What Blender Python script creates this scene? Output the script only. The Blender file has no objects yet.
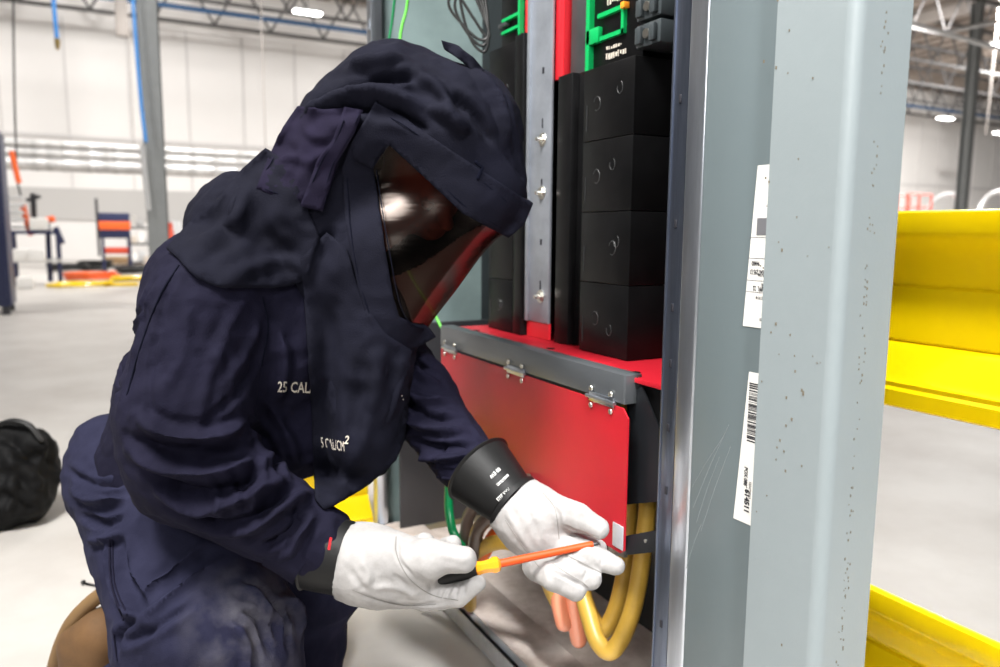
import bpy, bmesh, math, random
import numpy as np
import openvdb
from math import sin, cos, pi, radians, sqrt
from mathutils import Vector, Matrix, noise
from mathutils.bvhtree import BVHTree
from mathutils.geometry import delaunay_2d_cdt
random.seed(7)
S = bpy.context.scene
COL = S.collection

# ------------------------------------------------------------ camera
FPX, PITCH, ROLL, YAW, EYE = 760., radians(7.5), radians(.41), radians(28.1), Vector((0, 0, 1.0))
cam = bpy.data.cameras.new('camera'); camo = bpy.data.objects.new('camera', cam); COL.objects.link(camo)
cam.sensor_width = 36; cam.lens = FPX * .036; cam.clip_start = .02; cam.clip_end = 300
camo.matrix_world = Matrix.Translation(EYE) @ Matrix.Rotation(-YAW, 4, 'Z') @ Matrix.Rotation(pi/2 - PITCH, 4, 'X') @ Matrix.Rotation(ROLL, 4, 'Z')
cam.dof.use_dof = True; cam.dof.focus_distance = 1.12; cam.dof.aperture_fstop = 3.6
S.camera = camo

def D(px, py, d):
    """measured point of the place: image direction and horizontal distance ahead"""
    u = (px-500)/FPX; v = (333.5-py)/FPX
    c, s = cos(ROLL), sin(ROLL)
    u, v = u*c+v*s, -u*s+v*c
    fw = cos(PITCH)+v*sin(PITCH); up = -sin(PITCH)+v*cos(PITCH)
    t = d/fw
    return Vector((t*(fw*sin(YAW)+u*cos(YAW)), t*(fw*cos(YAW)-u*sin(YAW)), EYE.z+t*up))
def G(px, py, z=0.):
    a = D(px, py, 1.0)-EYE; return EYE+a*((z-EYE.z)/a.z)
def ray(px, py): return (D(px, py, 1.0)-EYE).normalized()

# ------------------------------------------------------------ materials
MATS = {}
def mat(name, col, rough=.5, metal=0., bump=0., bscale=40., var=0., vscale=5., stretch=None, spec=.5, sheen=0., coat=0., emit=None, es=0., trans=0., alpha=1., col2=None, lo=.35, hi=.65, detail=6., bd=.01):
    m = bpy.data.materials.new(name); m.use_nodes = True; MATS[name] = m
    N, L = m.node_tree.nodes, m.node_tree.links
    b = N['Principled BSDF']
    b.inputs['Base Color'].default_value = (*col, 1); b.inputs['Roughness'].default_value = rough
    b.inputs['Metallic'].default_value = metal; b.inputs['Specular IOR Level'].default_value = spec
    b.inputs['Sheen Weight'].default_value = sheen; b.inputs['Sheen Roughness'].default_value = .45; b.inputs['Coat Weight'].default_value = coat
    b.inputs['Transmission Weight'].default_value = trans; b.inputs['Alpha'].default_value = alpha
    if emit: b.inputs['Emission Color'].default_value = (*emit, 1); b.inputs['Emission Strength'].default_value = es
    tc = N.new('ShaderNodeTexCoord'); mp = N.new('ShaderNodeMapping'); L.new(tc.outputs['Object'], mp.inputs[0])
    if stretch: mp.inputs['Scale'].default_value = stretch
    if var or col2:
        n = N.new('ShaderNodeTexNoise'); n.inputs['Scale'].default_value = vscale; n.inputs['Detail'].default_value = detail
        n.inputs['Roughness'].default_value = .65
        L.new(mp.outputs[0], n.inputs['Vector'])
        r = N.new('ShaderNodeValToRGB'); L.new(n.outputs['Fac'], r.inputs[0])
        r.color_ramp.elements[0].position = lo; r.color_ramp.elements[1].position = hi
        c2 = col2 if col2 else tuple(max(0, c*(1-var)) for c in col)
        r.color_ramp.elements[0].color = (*c2, 1); r.color_ramp.elements[1].color = (*col, 1)
        L.new(r.outputs[0], b.inputs['Base Color'])
    if bump:
        n2 = N.new('ShaderNodeTexNoise'); n2.inputs['Scale'].default_value = bscale; n2.inputs['Detail'].default_value = 5
        L.new(mp.outputs[0], n2.inputs['Vector'])
        bp = N.new('ShaderNodeBump'); bp.inputs['Strength'].default_value = bump; bp.inputs['Distance'].default_value = bd
        L.new(n2.outputs['Fac'], bp.inputs['Height']); L.new(bp.outputs[0], b.inputs['Normal'])
    return m
mat('navy', (.0100, .0094, .0225), .85, var=.3, vscale=9, bump=.5, bscale=420, bd=.002, spec=.10)
mat('navy_trouser', (.021, .0215, .045), .88, var=.35, vscale=12, bump=.4, bscale=420, bd=.002, spec=.10, col2=(.013, .0135, .030))
mat('navy_hood', (.0072, .0075, .0150), .85, var=.3, vscale=10, bump=.5, bscale=420, bd=.002, spec=.10)
mat('navy_patch', (.0120, .0095, .0240), .88, var=.3, vscale=14, bump=.5, bscale=500, bd=.002, spec=.10)
mat('stitch', (.004, .0045, .010), .95, spec=.05)
mat('seam_and_gap_shade', (.20, .19, .18), .9)
mat('rubber', (.007, .007, .007), .5, spec=.25, var=.2, bump=.1, bscale=120, bd=.002)
mat('leather', (.345, .333, .325), .7, var=.22, vscale=22, bump=.35, bscale=160, bd=.0015, spec=.3)
mat('print', (.62, .56, .48), .7)
mat('print_white', (.8, .8, .78), .6)
mat('boot', (.14, .070, .024), .8, var=.35, vscale=14, bump=.3, bscale=200, bd=.002)
mat('boot_sole', (.20, .115, .045), .7, var=.2)
mat('skin', (.34, .19, .14), .55, var=.1, spec=.4)
mat('lip', (.42, .16, .12), .5)
mat('eyewhite', (.28, .26, .25), .3)
mat('hair', (.03, .02, .015), .7)
mat('grey_paint', (.112, .14, .148), .42, var=.12, vscale=2.2, bump=.06, bscale=90, bd=.002, stretch=(1, 1, .35), lo=.2, hi=.8)
mat('pale_paint', (.20, .23, .238), .4, var=.10, vscale=3, bump=.12, bscale=220, bd=.001, lo=.2, hi=.75)
mat('speck', (.12, .10, .07), .8)
mat('inner_paint', (.24, .32, .32), .35, var=.25, vscale=4, bump=.05, bscale=60)
mat('zinc', (.62, .66, .72), .28, metal=.95, var=.25, vscale=30, stretch=(1, 1, .08), bump=.08, bscale=90, bd=.001)
mat('zinc_rail', (.40, .43, .48), .38, metal=.6, var=.2, vscale=14, bump=.04, bscale=60)
mat('zinc_flat', (.62, .64, .68), .4, metal=.5, var=.2, vscale=14, bump=.04, bscale=60)
mat('zinc_post', (.20, .23, .30), .30, metal=.9, var=.5, vscale=26, stretch=(1, 1, .06), bump=.1, bscale=90, bd=.001)
mat('bar_steel', (.19, .205, .22), .36, metal=.75, var=.2, vscale=8, stretch=(1, .2, 1))
mat('pan', (.80, .71, .65), .22, metal=.0, var=.45, vscale=12, bump=.12, bscale=16, bd=.01, col2=(.56, .47, .41))
mat('red', (.40, .010, .020), .34, var=.14, vscale=5, bump=.03, bscale=30, spec=.5)
mat('red_strip', (.62, .02, .03), .3)
mat('black_plastic', (.005, .005, .0055), .36, var=.4, vscale=20, bump=.08, bscale=70, bd=.001, spec=.22)
mat('charcoal_plastic', (.055, .058, .06), .4, var=.3, vscale=12)
mat('black_steel', (.012, .014, .017), .38, metal=.2, var=.3, vscale=15)
mat('green', (.0, .36, .09), .4)
mat('orange_led', (.9, .3, .02), .4)
mat('terminal', (.05, .06, .065), .35, metal=.2)
mat('screw', (.7, .68, .62), .3, metal=1.)
mat('yellow_cable', (.62, .38, .06), .38, var=.25, vscale=10)
mat('orange_cable', (.80, .14, .02), .3)
mat('pink_hose', (.85, .30, .17), .18, coat=.6, spec=.8)
mat('brown_cable', (.10, .07, .055), .3, var=.3)
mat('green_cable', (.0, .20, .06), .35)
mat('lime_wire', (.15, .65, .08), .35)
mat('black_cable', (.01, .01, .01), .4)
mat('guard_yellow', (.95, .66, .0), .32, var=.05, vscale=3, coat=.3)
mat('label_white', (.62, .61, .58), .55, var=.05, vscale=20)
mat('ink', (.01, .01, .015), .6)
mat('ink_grey', (.12, .12, .13), .6)
mat('amber', (.95, .42, .02), .12, coat=.5, trans=.35)
mat('shaft_orange', (.50, .055, .004), .5, spec=.3)
mat('concrete', (.56, .535, .505), .42, var=.12, vscale=1.6, bump=.05, bscale=30, bd=.004, col2=(.46, .43, .40), lo=.3, hi=.6)
mat('wall_white', (.80, .775, .755), .7, var=.03, vscale=.5)
mat('wall_grey', (.50, .485, .47), .7)
mat('wall_seam', (.62, .60, .59), .7)
mat('deck', (.34, .285, .245), .7, var=.45, vscale=.5, stretch=(1, .15, 1), detail=2)
mat('joist', (.09, .085, .085), .6, var=.3, vscale=2)
mat('joist_pale', (.30, .27, .25), .6)
mat('blue_beam', (.03, .09, .20), .5)
mat('duct', (.62, .61, .60), .5, metal=.7, var=.35, vscale=2.5, stretch=(2, 1, 1))
mat('column_grey', (.23, .24, .24), .55, var=.1)
mat('hose_blue', (.06, .28, .72), .4)
mat('brass', (.5, .35, .12), .35, metal=.8)
mat('lamp_glow', (1, 1, 1), .5, emit=(1, .98, .94), es=30)
mat('lamp_body', (.5, .5, .5), .4)
mat('machine_blue', (.012, .018, .07), .4)
mat('orange_paint', (.85, .13, .02), .45)
mat('red_orange', (.62, .07, .03), .45)
mat('steel_dark', (.045, .045, .05), .4, metal=.4)
mat('steel_pale', (.6, .6, .6), .4, metal=.4)
mat('carton', (.62, .55, .47), .8)
mat('white_sheet', (.8, .78, .75), .6)
mat('tan_cable', (.45, .30, .16), .6)
mat('bag_black', (.0035, .0035, .004), .7, spec=.2, bump=.4, bscale=60, bd=.004, var=.3)
mat('boom_blue', (.25, .30, .45), .4)
# trouser knee dust
def dust(m, c, rad, col):
    N, L = m.node_tree.nodes, m.node_tree.links
    b = N['Principled BSDF']; src = b.inputs['Base Color'].links[0].from_socket
    tc = N.new('ShaderNodeTexCoord'); vm = N.new('ShaderNodeVectorMath'); vm.operation = 'DISTANCE'; vm.inputs[1].default_value = c
    L.new(tc.outputs['Object'], vm.inputs[0])
    mr = N.new('ShaderNodeMapRange'); mr.inputs[1].default_value = rad; mr.inputs[2].default_value = rad*.25; L.new(vm.outputs['Value'], mr.inputs[0])
    n = N.new('ShaderNodeTexNoise'); n.inputs['Scale'].default_value = 22; n.inputs['Detail'].default_value = 8; L.new(tc.outputs['Object'], n.inputs['Vector'])
    r = N.new('ShaderNodeValToRGB'); r.color_ramp.elements[0].position = .38; r.color_ramp.elements[1].position = .68; L.new(n.outputs['Fac'], r.inputs[0])
    mu = N.new('ShaderNodeMath'); mu.operation = 'MULTIPLY'; L.new(mr.outputs[0], mu.inputs[0]); L.new(r.outputs[0], mu.inputs[1])
    mx = N.new('ShaderNodeMix'); mx.data_type = 'RGBA'; L.new(mu.outputs[0], mx.inputs[0]); L.new(src, mx.inputs[6]); mx.inputs[7].default_value = (*col, 1)
    L.new(mx.outputs[2], b.inputs['Base Color'])
# visor: dark tinted plastic, half see-through
def visor_mat():
    m = bpy.data.materials.new('visor'); m.use_nodes = True; MATS['visor'] = m
    N, L = m.node_tree.nodes, m.node_tree.links; N.clear()
    out = N.new('ShaderNodeOutputMaterial'); tr = N.new('ShaderNodeBsdfTransparent'); tr.inputs[0].default_value = (.26, .14, .12, 1)
    gl = N.new('ShaderNodeBsdfGlossy'); gl.inputs['Roughness'].default_value = .24; gl.inputs[0].default_value = (1, .86, .78, 1)
    tc = N.new('ShaderNodeTexCoord'); mp = N.new('ShaderNodeMapping'); mp.inputs['Rotation'].default_value = (0, .9, 0); mp.inputs['Scale'].default_value = (1.5, 3, 14)
    n = N.new('ShaderNodeTexNoise'); n.inputs['Scale'].default_value = 3; n.inputs['Detail'].default_value = 3
    bp = N.new('ShaderNodeBump'); bp.inputs['Strength'].default_value = .35; bp.inputs['Distance'].default_value = .004
    L.new(tc.outputs['Object'], mp.inputs[0]); L.new(mp.outputs[0], n.inputs['Vector']); L.new(n.outputs['Fac'], bp.inputs['Height']); L.new(bp.outputs[0], gl.inputs['Normal'])
    fr = N.new('ShaderNodeFresnel'); fr.inputs[0].default_value = 1.5
    ad = N.new('ShaderNodeMath'); ad.operation = 'MULTIPLY_ADD'; ad.inputs[1].default_value = .13; ad.inputs[2].default_value = .003; L.new(fr.outputs[0], ad.inputs[0])
    mx = N.new('ShaderNodeMixShader'); L.new(ad.outputs[0], mx.inputs[0]); L.new(tr.outputs[0], mx.inputs[1]); L.new(gl.outputs[0], mx.inputs[2]); L.new(mx.outputs[0], out.inputs[0])
visor_mat()

# ------------------------------------------------------------ object helpers
def empty(name, label, cat, loc, group=None):
    o = bpy.data.objects.new(name, None); COL.objects.link(o); o.location = loc; o.empty_display_size = .05
    o['label'] = label; o['category'] = cat
    if group: o['group'] = group
    return o
def world_loc(o):
    v = Vector(o.location)
    return v + (world_loc(o.parent) if o.parent else Vector((0, 0, 0)))
def finish(me, name, m, parent, smooth):
    for k in ([m] if isinstance(m, str) else m): me.materials.append(MATS[k])
    if smooth:
        me.shade_smooth()
        if smooth == 'auto': me.set_sharp_from_angle(angle=radians(38))
    o = bpy.data.objects.new(name, me); COL.objects.link(o)
    if parent:
        o.parent = parent; me.transform(Matrix.Translation(-world_loc(parent)))
    return o
def mk(name, bm, m, parent=None, smooth='auto', label=None, cat=None, group=None, kind=None, origin=None):
    me = bpy.data.meshes.new(name); bmesh.ops.recalc_face_normals(bm, faces=bm.faces); bm.to_mesh(me); bm.free()
    o = finish(me, name, m, parent, smooth)
    if origin is not None and not parent:
        me.transform(Matrix.Translation(-Vector(origin))); o.location = origin
    if label: o['label'] = label
    if cat: o['category'] = cat
    if group: o['group'] = group
    if kind: o['kind'] = kind
    return o
def B(): return bmesh.new()
def box(bm, x0, x1, y0, y1, z0, z1, bev=0., seg=2, mi=0, M=None):
    r = bmesh.ops.create_cube(bm, size=1)
    vs = r['verts']
    bmesh.ops.transform(bm, matrix=Matrix.Translation(((x0+x1)/2, (y0+y1)/2, (z0+z1)/2)) @ Matrix.Diagonal((abs(x1-x0), abs(y1-y0), abs(z1-z0), 1)), verts=vs)
    fs = set(f for v in vs for f in v.link_faces)
    for f in fs: f.material_index = mi
    if bev:
        es = list(set(e for v in vs for e in v.link_edges))
        r2 = bmesh.ops.bevel(bm, geom=es, offset=bev, segments=seg, profile=.5, affect='EDGES')
        vs = list(set(v for f in r2['faces'] for v in f.verts) | set(v for v in vs if v.is_valid))
        for f in set(f for v in vs for f in v.link_faces): f.material_index = mi
    if M is not None: bmesh.ops.transform(bm, matrix=M, verts=[v for v in vs if v.is_valid])
    return bm
def frame_at(p, q):
    d = (Vector(q)-Vector(p)); return d.normalized(), d.length
def tube(bm, pts, r, n=10, caps=True, mi=0, round_end=False):
    """tube along points; r number or list"""
    pts = [Vector(p) for p in pts]
    rs = list(r) if isinstance(r, (list, tuple)) else [r]*len(pts)
    if round_end:
        a = (pts[0]-pts[1]).normalized(); b_ = (pts[-1]-pts[-2]).normalized(); r0, r1 = rs[0], rs[-1]
        pre = [(pts[0]+a*r0*sin(t), r0*cos(t)) for t in (1.45, 1.1, .7, .35)]
        post = [(pts[-1]+b_*r1*sin(t), r1*cos(t)) for t in (.35, .7, 1.1, 1.45)]
        pts = [p for p, _ in pre]+pts+[p for p, _ in post]; rs = [q for _, q in pre]+rs+[q for _, q in post]
    up = Vector((0, 0, 1)); T = (pts[1]-pts[0]).normalized()
    if abs(T.dot(up)) > .9: up = Vector((1, 0, 0))
    u = T.cross(up).normalized(); rings = []
    for i, p in enumerate(pts):
        if i == 0: T = (pts[1]-p)
        elif i == len(pts)-1: T = (p-pts[i-1])
        else: T = (pts[i+1]-pts[i-1])
        T.normalize(); u = (u-T*u.dot(T)).normalized(); v = T.cross(u)
        rings.append([bm.verts.new(p+(u*cos(2*pi*k/n)+v*sin(2*pi*k/n))*rs[i]) for k in range(n)])
    for a, b_ in zip(rings, rings[1:]):
        for k in range(n):
            f = bm.faces.new((a[k], a[(k+1) % n], b_[(k+1) % n], b_[k])); f.material_index = mi
    if caps:
        for g in (rings[0], rings[-1]):
            f = bm.faces.new(g); f.material_index = mi
    return bm
def spline(pts, n=8):
    """Catmull-Rom through points"""
    P = [Vector(p) for p in pts]; P = [P[0]*2-P[1]]+P+[P[-1]*2-P[-2]]; out = []
    for i in range(1, len(P)-2):
        for k in range(n):
            t = k/n; a, b_, c, d = P[i-1], P[i], P[i+1], P[i+2]
            out.append(.5*((2*b_)+(c-a)*t+(2*a-5*b_+4*c-d)*t*t+(3*b_-a-3*c+d)*t**3))
    out.append(P[-2]); return out
def prism(bm, poly, axis, a, b_, mi=0):
    """extrude 2D polygon (u,v) between a and b along axis 'x','y','z'"""
    def V(u, v, w): return {'x': (w, u, v), 'y': (u, w, v), 'z': (u, v, w)}[axis]
    A = [bm.verts.new(V(u, v, a)) for u, v in poly]; C = [bm.verts.new(V(u, v, b_)) for u, v in poly]
    n = len(poly)
    for f in (bm.faces.new(A), bm.faces.new(C[::-1])): f.material_index = mi
    for i in range(n):
        f = bm.faces.new((A[i], A[(i+1) % n], C[(i+1) % n], C[i])); f.material_index = mi
    return bm
def text_mesh(s, size=1., bold=0.):
    cu = bpy.data.curves.new('t', 'FONT'); cu.body = s; cu.size = size; cu.resolution_u = 2; cu.offset = bold
    o = bpy.data.objects.new('t', cu); COL.objects.link(o)
    dg = bpy.context.evaluated_depsgraph_get(); dg.update()
    me = bpy.data.meshes.new_from_object(o.evaluated_get(dg)); bpy.data.objects.remove(o); bpy.data.curves.remove(cu)
    vs = [v.co.copy() for v in me.vertices]; fs = [list(p.vertices) for p in me.polygons]; bpy.data.meshes.remove(me)
    return vs, fs
def text_plane(bm, s, size, org, U, V, squeeze=1., bold=0., mi=0):
    vs, fs = text_mesh(s, 1., bold); U = Vector(U); V = Vector(V); org = Vector(org)
    nv = [bm.verts.new(org+U*v.x*squeeze*size+V*v.y*size) for v in vs]
    for f in fs:
        try: bm.faces.new([nv[i] for i in f]).material_index = mi
        except ValueError: pass
def slab(bm, poly3, nrm, th, mi=0):
    n = Vector(nrm).normalized()*th
    A = [bm.verts.new(Vector(p)) for p in poly3]; C = [bm.verts.new(Vector(p)+n) for p in poly3]; k = len(A)
    for f in (bm.faces.new(A), bm.faces.new(C[::-1])): f.material_index = mi
    for i in range(k): bm.faces.new((A[i], A[(i+1) % k], C[(i+1) % k], C[i])).material_index = mi

# ------------------------------------------------------------ soft volumes
class Vol:
    def __init__(s): s.items = []
    def cone(s, a, b, r1, r2, k=.03, flat=None): s.items.append(('c', np.array(a), np.array(b), r1, r2, k)); return s
    def ell(s, c, R, ax=None, k=.03):
        A = np.eye(3) if ax is None else np.array(ax); s.items.append(('e', np.array(c), np.array(R), A, None, k)); return s
    def bounds(s):
        lo = np.full(3, 9.); hi = -lo
        for it in s.items:
            if it[0] == 'c':
                for p, r in ((it[1], it[3]), (it[2], it[4])): lo = np.minimum(lo, p-r); hi = np.maximum(hi, p+r)
            else: r = max(it[2]); lo = np.minimum(lo, it[1]-r); hi = np.maximum(hi, it[1]+r)
        return lo, hi
    def dist(s, X):
        out = None
        for it in s.items:
            if it[0] == 'c':
                a, b, r1, r2 = it[1:5]; ab = b-a; t = np.clip(((X-a)@ab)/max(ab@ab, 1e-9), 0, 1)
                d = np.linalg.norm(X-a-t[:, None]*ab, axis=1)-(r1+(r2-r1)*t)
            else:
                q = (X-it[1])@it[3].T/it[2]; l = np.linalg.norm(q, axis=1)
                d = (l-1)*np.minimum.reduce(it[2])*1.15
            if out is None: out = d
            else:
                k = it[5]; h = np.clip(.5+.5*(out-d)/k, 0, 1); out = out*(1-h)+d*h-k*h*(1-h)
        return out
    def mesh(s, vox, extra=None):
        lo, hi = s.bounds(); lo = lo-4*vox-.02; hi = hi+4*vox+.02
        n = np.ceil((hi-lo)/vox).astype(int)
        ax = [lo[i]+np.arange(n[i])*vox for i in range(3)]
        arr = np.empty(tuple(n), dtype=np.float32)
        gy, gz = np.meshgrid(ax[1], ax[2], indexing='ij'); base = np.stack([np.zeros_like(gy).ravel(), gy.ravel(), gz.ravel()], 1)
        for i in range(n[0]):
            base[:, 0] = ax[0][i]; d = s.dist(base)
            if extra is not None: d = extra(base, d)
            arr[i] = d.reshape(n[1], n[2])
        g = openvdb.FloatGrid(1.0); g.copyFromArray(arr, tolerance=0.0)
        pts, quads = g.convertToQuads(isovalue=0.0)
        return pts*vox+lo, quads[:, ::-1].copy()
def np_mesh(name, V, F):
    me = bpy.data.meshes.new(name); me.from_pydata(V.tolist(), [], F.tolist()); me.update(); return me
def vnormals(V, F):
    n = np.cross(V[F[:, 2]]-V[F[:, 0]], V[F[:, 3 if F.shape[1] > 3 else 1]]-V[F[:, 1 if F.shape[1] > 3 else 0]])
    N = np.zeros_like(V)
    for k in range(F.shape[1]): np.add.at(N, F[:, k], n)
    return N/np.maximum(np.linalg.norm(N, axis=1, keepdims=True), 1e-12)
def bvh_of(V, F): return BVHTree.FromPolygons([tuple(v) for v in V], [tuple(f) for f in F])
def hit(bvh, px, py):
    d = ray(px, py); r = bvh.ray_cast(EYE, d)
    return (r[0], r[1]) if r[0] is not None else (None, None)
def outward(V, F):
    N = vnormals(V, F); c = V.mean(0)
    return N if ((V-c)*N).sum() > 0 else -N
def folds(V, F, N, lines, step=4.):
    """lines: (pixel polyline, height, width): soft ridges or creases (negative) raised along the cloth"""
    bvh = bvh_of(V, F); out = np.zeros(len(V))
    for pts, A, w in lines:
        P = spline([Vector((x, y, 0)) for x, y in pts], 6); S3 = []; ts = []
        for i, p in enumerate(P):
            h, n = hit(bvh, p.x, p.y)
            if h is not None: S3.append(h); ts.append(i/max(1, len(P)-1))
        if len(S3) < 2: continue
        S3 = np.array([list(q) for q in S3]); ts = np.array(ts); lo = S3.min(0)-3*w; hi = S3.max(0)+3*w
        idx = np.where(((V > lo) & (V < hi)).all(1))[0]
        best = np.full(len(idx), 9.); bt = np.zeros(len(idx))
        for a, b, ta, tb in zip(S3, S3[1:], ts, ts[1:]):
            ab = b-a; t = np.clip(((V[idx]-a)@ab)/max(ab@ab, 1e-9), 0, 1); d = np.linalg.norm(V[idx]-a-t[:, None]*ab, axis=1)
            m = d < best; best[m] = d[m]; bt[m] = (ta+(tb-ta)*t)[m]
        prof = np.exp(-(best/w)**2)-.35*np.exp(-((best-1.7*w)/w)**2)
        out[idx] += A*prof*np.clip(np.sin(np.pi*np.clip(bt, .03, .97))*1.6, 0, 1)
    return V+N*out[:, None]
def crumple(V, N, amp, sc, seed=0, st=(1, 1, 1)):
    o = np.array([noise.fractal(Vector((x*sc*st[0]+seed, y*sc*st[1], z*sc*st[2])), 1., 2., 3, noise_basis='PERLIN_ORIGINAL') for x, y, z in V])
    r = 1-2*np.abs(o)          # ridged, like creased cloth
    return V+N*(amp*(r-.6))[:, None]
def smooth_np(V, F, it=1, lam=.5):
    E = np.concatenate([F[:, [k, (k+1) % F.shape[1]]] for k in range(F.shape[1])])
    for _ in range(it):
        s = np.zeros_like(V); c = np.zeros(len(V))
        np.add.at(s, E[:, 0], V[E[:, 1]]); np.add.at(s, E[:, 1], V[E[:, 0]]); np.add.at(c, E[:, 0], 1); np.add.at(c, E[:, 1], 1)
        V = V+lam*(s/c[:, None]-V)
    return V
def conform(name, poly, bvh, m, parent, off=.008, th=.006, res=4., folds_=None, curve=False, zbias=0., hem=0., wob=0.):
    """a cloth panel lying on what is below it: outline given where it shows, surface found on the body"""
    P2 = [Vector((x, y)) for x, y in poly]
    if curve:
        P2 = [Vector((p.x, p.y)) for p in spline([Vector((x, y, 0)) for x, y in poly+[poly[0]]], 5)][:-1]
    b = []
    for i in range(len(P2)):
        p, q = P2[i], P2[(i+1) % len(P2)]; k = max(1, int((q-p).length/res))
        for j in range(k): b.append(p.lerp(q, j/k))
    nb = len(b); xs = [p.x for p in b]; ys = [p.y for p in b]; pts = list(b)
    y = min(ys)
    row = 0
    while y < max(ys):
        x = min(xs)+(row % 2)*res/2
        while x < max(xs):
            if min((Vector((x, y))-q).length for q in b) > res*.55: pts.append(Vector((x, y)))
            x += res
        y += res*.87; row += 1
    vs, es, fs, *_ = delaunay_2d_cdt(pts, [(i, (i+1) % nb) for i in range(nb)], [list(range(nb))], 1, 1e-4)
    hits = []
    for v in vs: hits.append(hit(bvh, v.x, v.y)[0])
    good = [(v, (h-EYE).length) for v, h in zip(vs, hits) if h is not None]
    V = []
    for v, h in zip(vs, hits):
        if h is not None: dd = (h-EYE).length
        else:
            near = sorted(good, key=lambda g: (g[0]-v).length)[:3]; dd = sum(g[1] for g in near)/len(near)
        V.append(dd)
    dd = np.array(V); adj = [[] for _ in vs]
    for f in fs:
        for i in range(len(f)): adj[f[i]] += [f[i-1], f[(i+1) % len(f)]]
    for _ in range(3):
        dd = np.array([.5*dd[i]+.5*np.mean(dd[adj[i]]) if adj[i] else dd[i] for i in range(len(dd))])
    W = np.array([list(EYE+ray(v.x, v.y)*(d-off-zbias)) for v, d in zip(vs, dd)])
    if wob:
        for i in range(len(W)):
            r = np.array(list(ray(vs[i].x, vs[i].y))); W[i] -= r*wob*(1-2*abs(noise.noise(Vector(W[i]*28))))
    F = np.array([list(f) for f in fs if len(f) == 3])
    if folds_: 
        N = vnormals(W, F); s = np.sign(-(N*(W-np.array(list(EYE)))).sum(1)); N = N*s[:, None]
        W = folds(W, F, N, folds_)
    me = bpy.data.meshes.new(name); me.from_pydata(W.tolist(), [], F.tolist()); me.update()
    bm = bmesh.new(); bm.from_mesh(me); bpy.data.meshes.remove(me)
    bmesh.ops.recalc_face_normals(bm, faces=bm.faces)
    bm.faces.ensure_lookup_table()
    tot = sum((f.normal.dot(f.calc_center_median()-EYE)) for f in bm.faces)
    if tot > 0: bmesh.ops.reverse_faces(bm, faces=bm.faces)
    loops = [e for e in bm.edges if e.is_boundary]
    front = list(bm.verts); bm.normal_update(); nr = {v: v.normal.copy() for v in front}
    geo = bmesh.ops.duplicate(bm, geom=list(bm.verts)+list(bm.edges)+list(bm.faces))
    vm = {k: v for k, v in geo['vert_map'].items() if k in nr}
    for k, v in vm.items(): v.co = k.co-nr[k]*th
    bmesh.ops.reverse_faces(bm, faces=[g for g in geo['geom'] if isinstance(g, bmesh.types.BMFace)])
    for e in loops:
        a, c = e.verts
        try: bm.faces.new((a, c, vm[c], vm[a]))
        except ValueError: pass
    if hem:
        ring = [vs[i] for i in range(nb)]
    return mk(name, bm, m, parent, smooth=True)
def lay_text(name, s, org, d, up, size, bvh, m, parent, off=.001, squeeze=1., bold=0.):
    """lettering printed on a surface"""
    vs, fs = text_mesh(s, 1., bold); bm = B(); L = []
    d = Vector(d).normalized(); up = Vector(up).normalized()
    for v in vs:
        p = Vector(org)+d*v.x*size*squeeze+up*v.y*size; h, n = hit(bvh, p.x, p.y)
        L.append(h)
    ok = [h for h in L if h is not None]
    if not ok: bm.free(); return None
    nv = [bm.verts.new((h if h is not None else ok[0])-(ray(org[0], org[1])*off)) for h in L]
    for f in fs:
        try: bm.faces.new([nv[i] for i in f])
        except ValueError: pass
    return mk(name, bm, m, parent, smooth=False)
def seam(bm, pts, bvh, r=.0012, lift=.0005, n=6):
    P = []
    for p in spline([Vector((x, y, 0)) for x, y in pts], 6):
        h, nn = hit(bvh, p.x, p.y)
        if h is not None: P.append(h-ray(p.x, p.y)*lift)
    if len(P) > 2: tube(bm, P, r, n)

# ------------------------------------------------------------ the hall
bm = B(); box(bm, -30, 60, -14, 30.2, -.2, 0); mk('floor', bm, 'concrete', kind='structure')
bm = B(); box(bm, -30, 60, 30, 30.3, 0, 10.2); mk('wall_back', bm, 'wall_white', kind='structure')
bm = B(); box(bm, -30, 60, 29.93, 29.998, 1.35, 2.42); mk('trim_1', bm, 'wall_grey', kind='structure')
bm = B()
for x in np.arange(-29, 59, 1.9): box(bm, x, x+.05, 29.96, 29.998, 2.43, 8.0)
mk('trim_2', bm, 'wall_seam', kind='structure')
bm = B(); box(bm, -30, 60, 29.92, 29.998, 4.08, 4.18); mk('trim_3', bm, 'wall_seam', kind='structure')
bm = B()
x = -30.
while x < 60:      # ribbed steel deck
    box(bm, x, x+.5, 5.5, 30.2, 9.75, 9.9); box(bm, x+.5, x+1.0, 5.5, 30.2, 9.85, 9.9); x += 1.0
mk('ceiling', bm, 'deck', kind='structure')

# ------------------------------------------------------------ switchgear cabinet (front faces -x)
CX = .765
cab = empty('switchgear_cabinet', 'tall open grey switchgear cabinet the kneeling worker reaches into', 'electrical cabinet', (1.0, 1.5, 0))
bm = B(); box(bm, .80, 1.15, 2.29, 2.30, .02, 2.35); mk('side_panel', bm, 'inner_paint', cab)
bm = B(); box(bm, .80, 1.15, .900, .908, .02, 2.35); mk('side_panel', bm, 'black_steel', cab, label='dark side panel')
bm = B(); box(bm, 1.15, 1.16, .90, 2.30, .02, 2.35); mk('back_panel', bm, 'black_steel', cab)
bm = B(); box(bm, .77, 1.16, .708, 2.30, 2.35, 2.37); mk('roof', bm, 'grey_paint', cab)
# inner dark wall at left bottom
bm = B(); box(bm, .82, 1.15, 2.20, 2.21, .06, .72, .001); mk('divider_plate', bm, 'steel_dark', cab)
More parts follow.
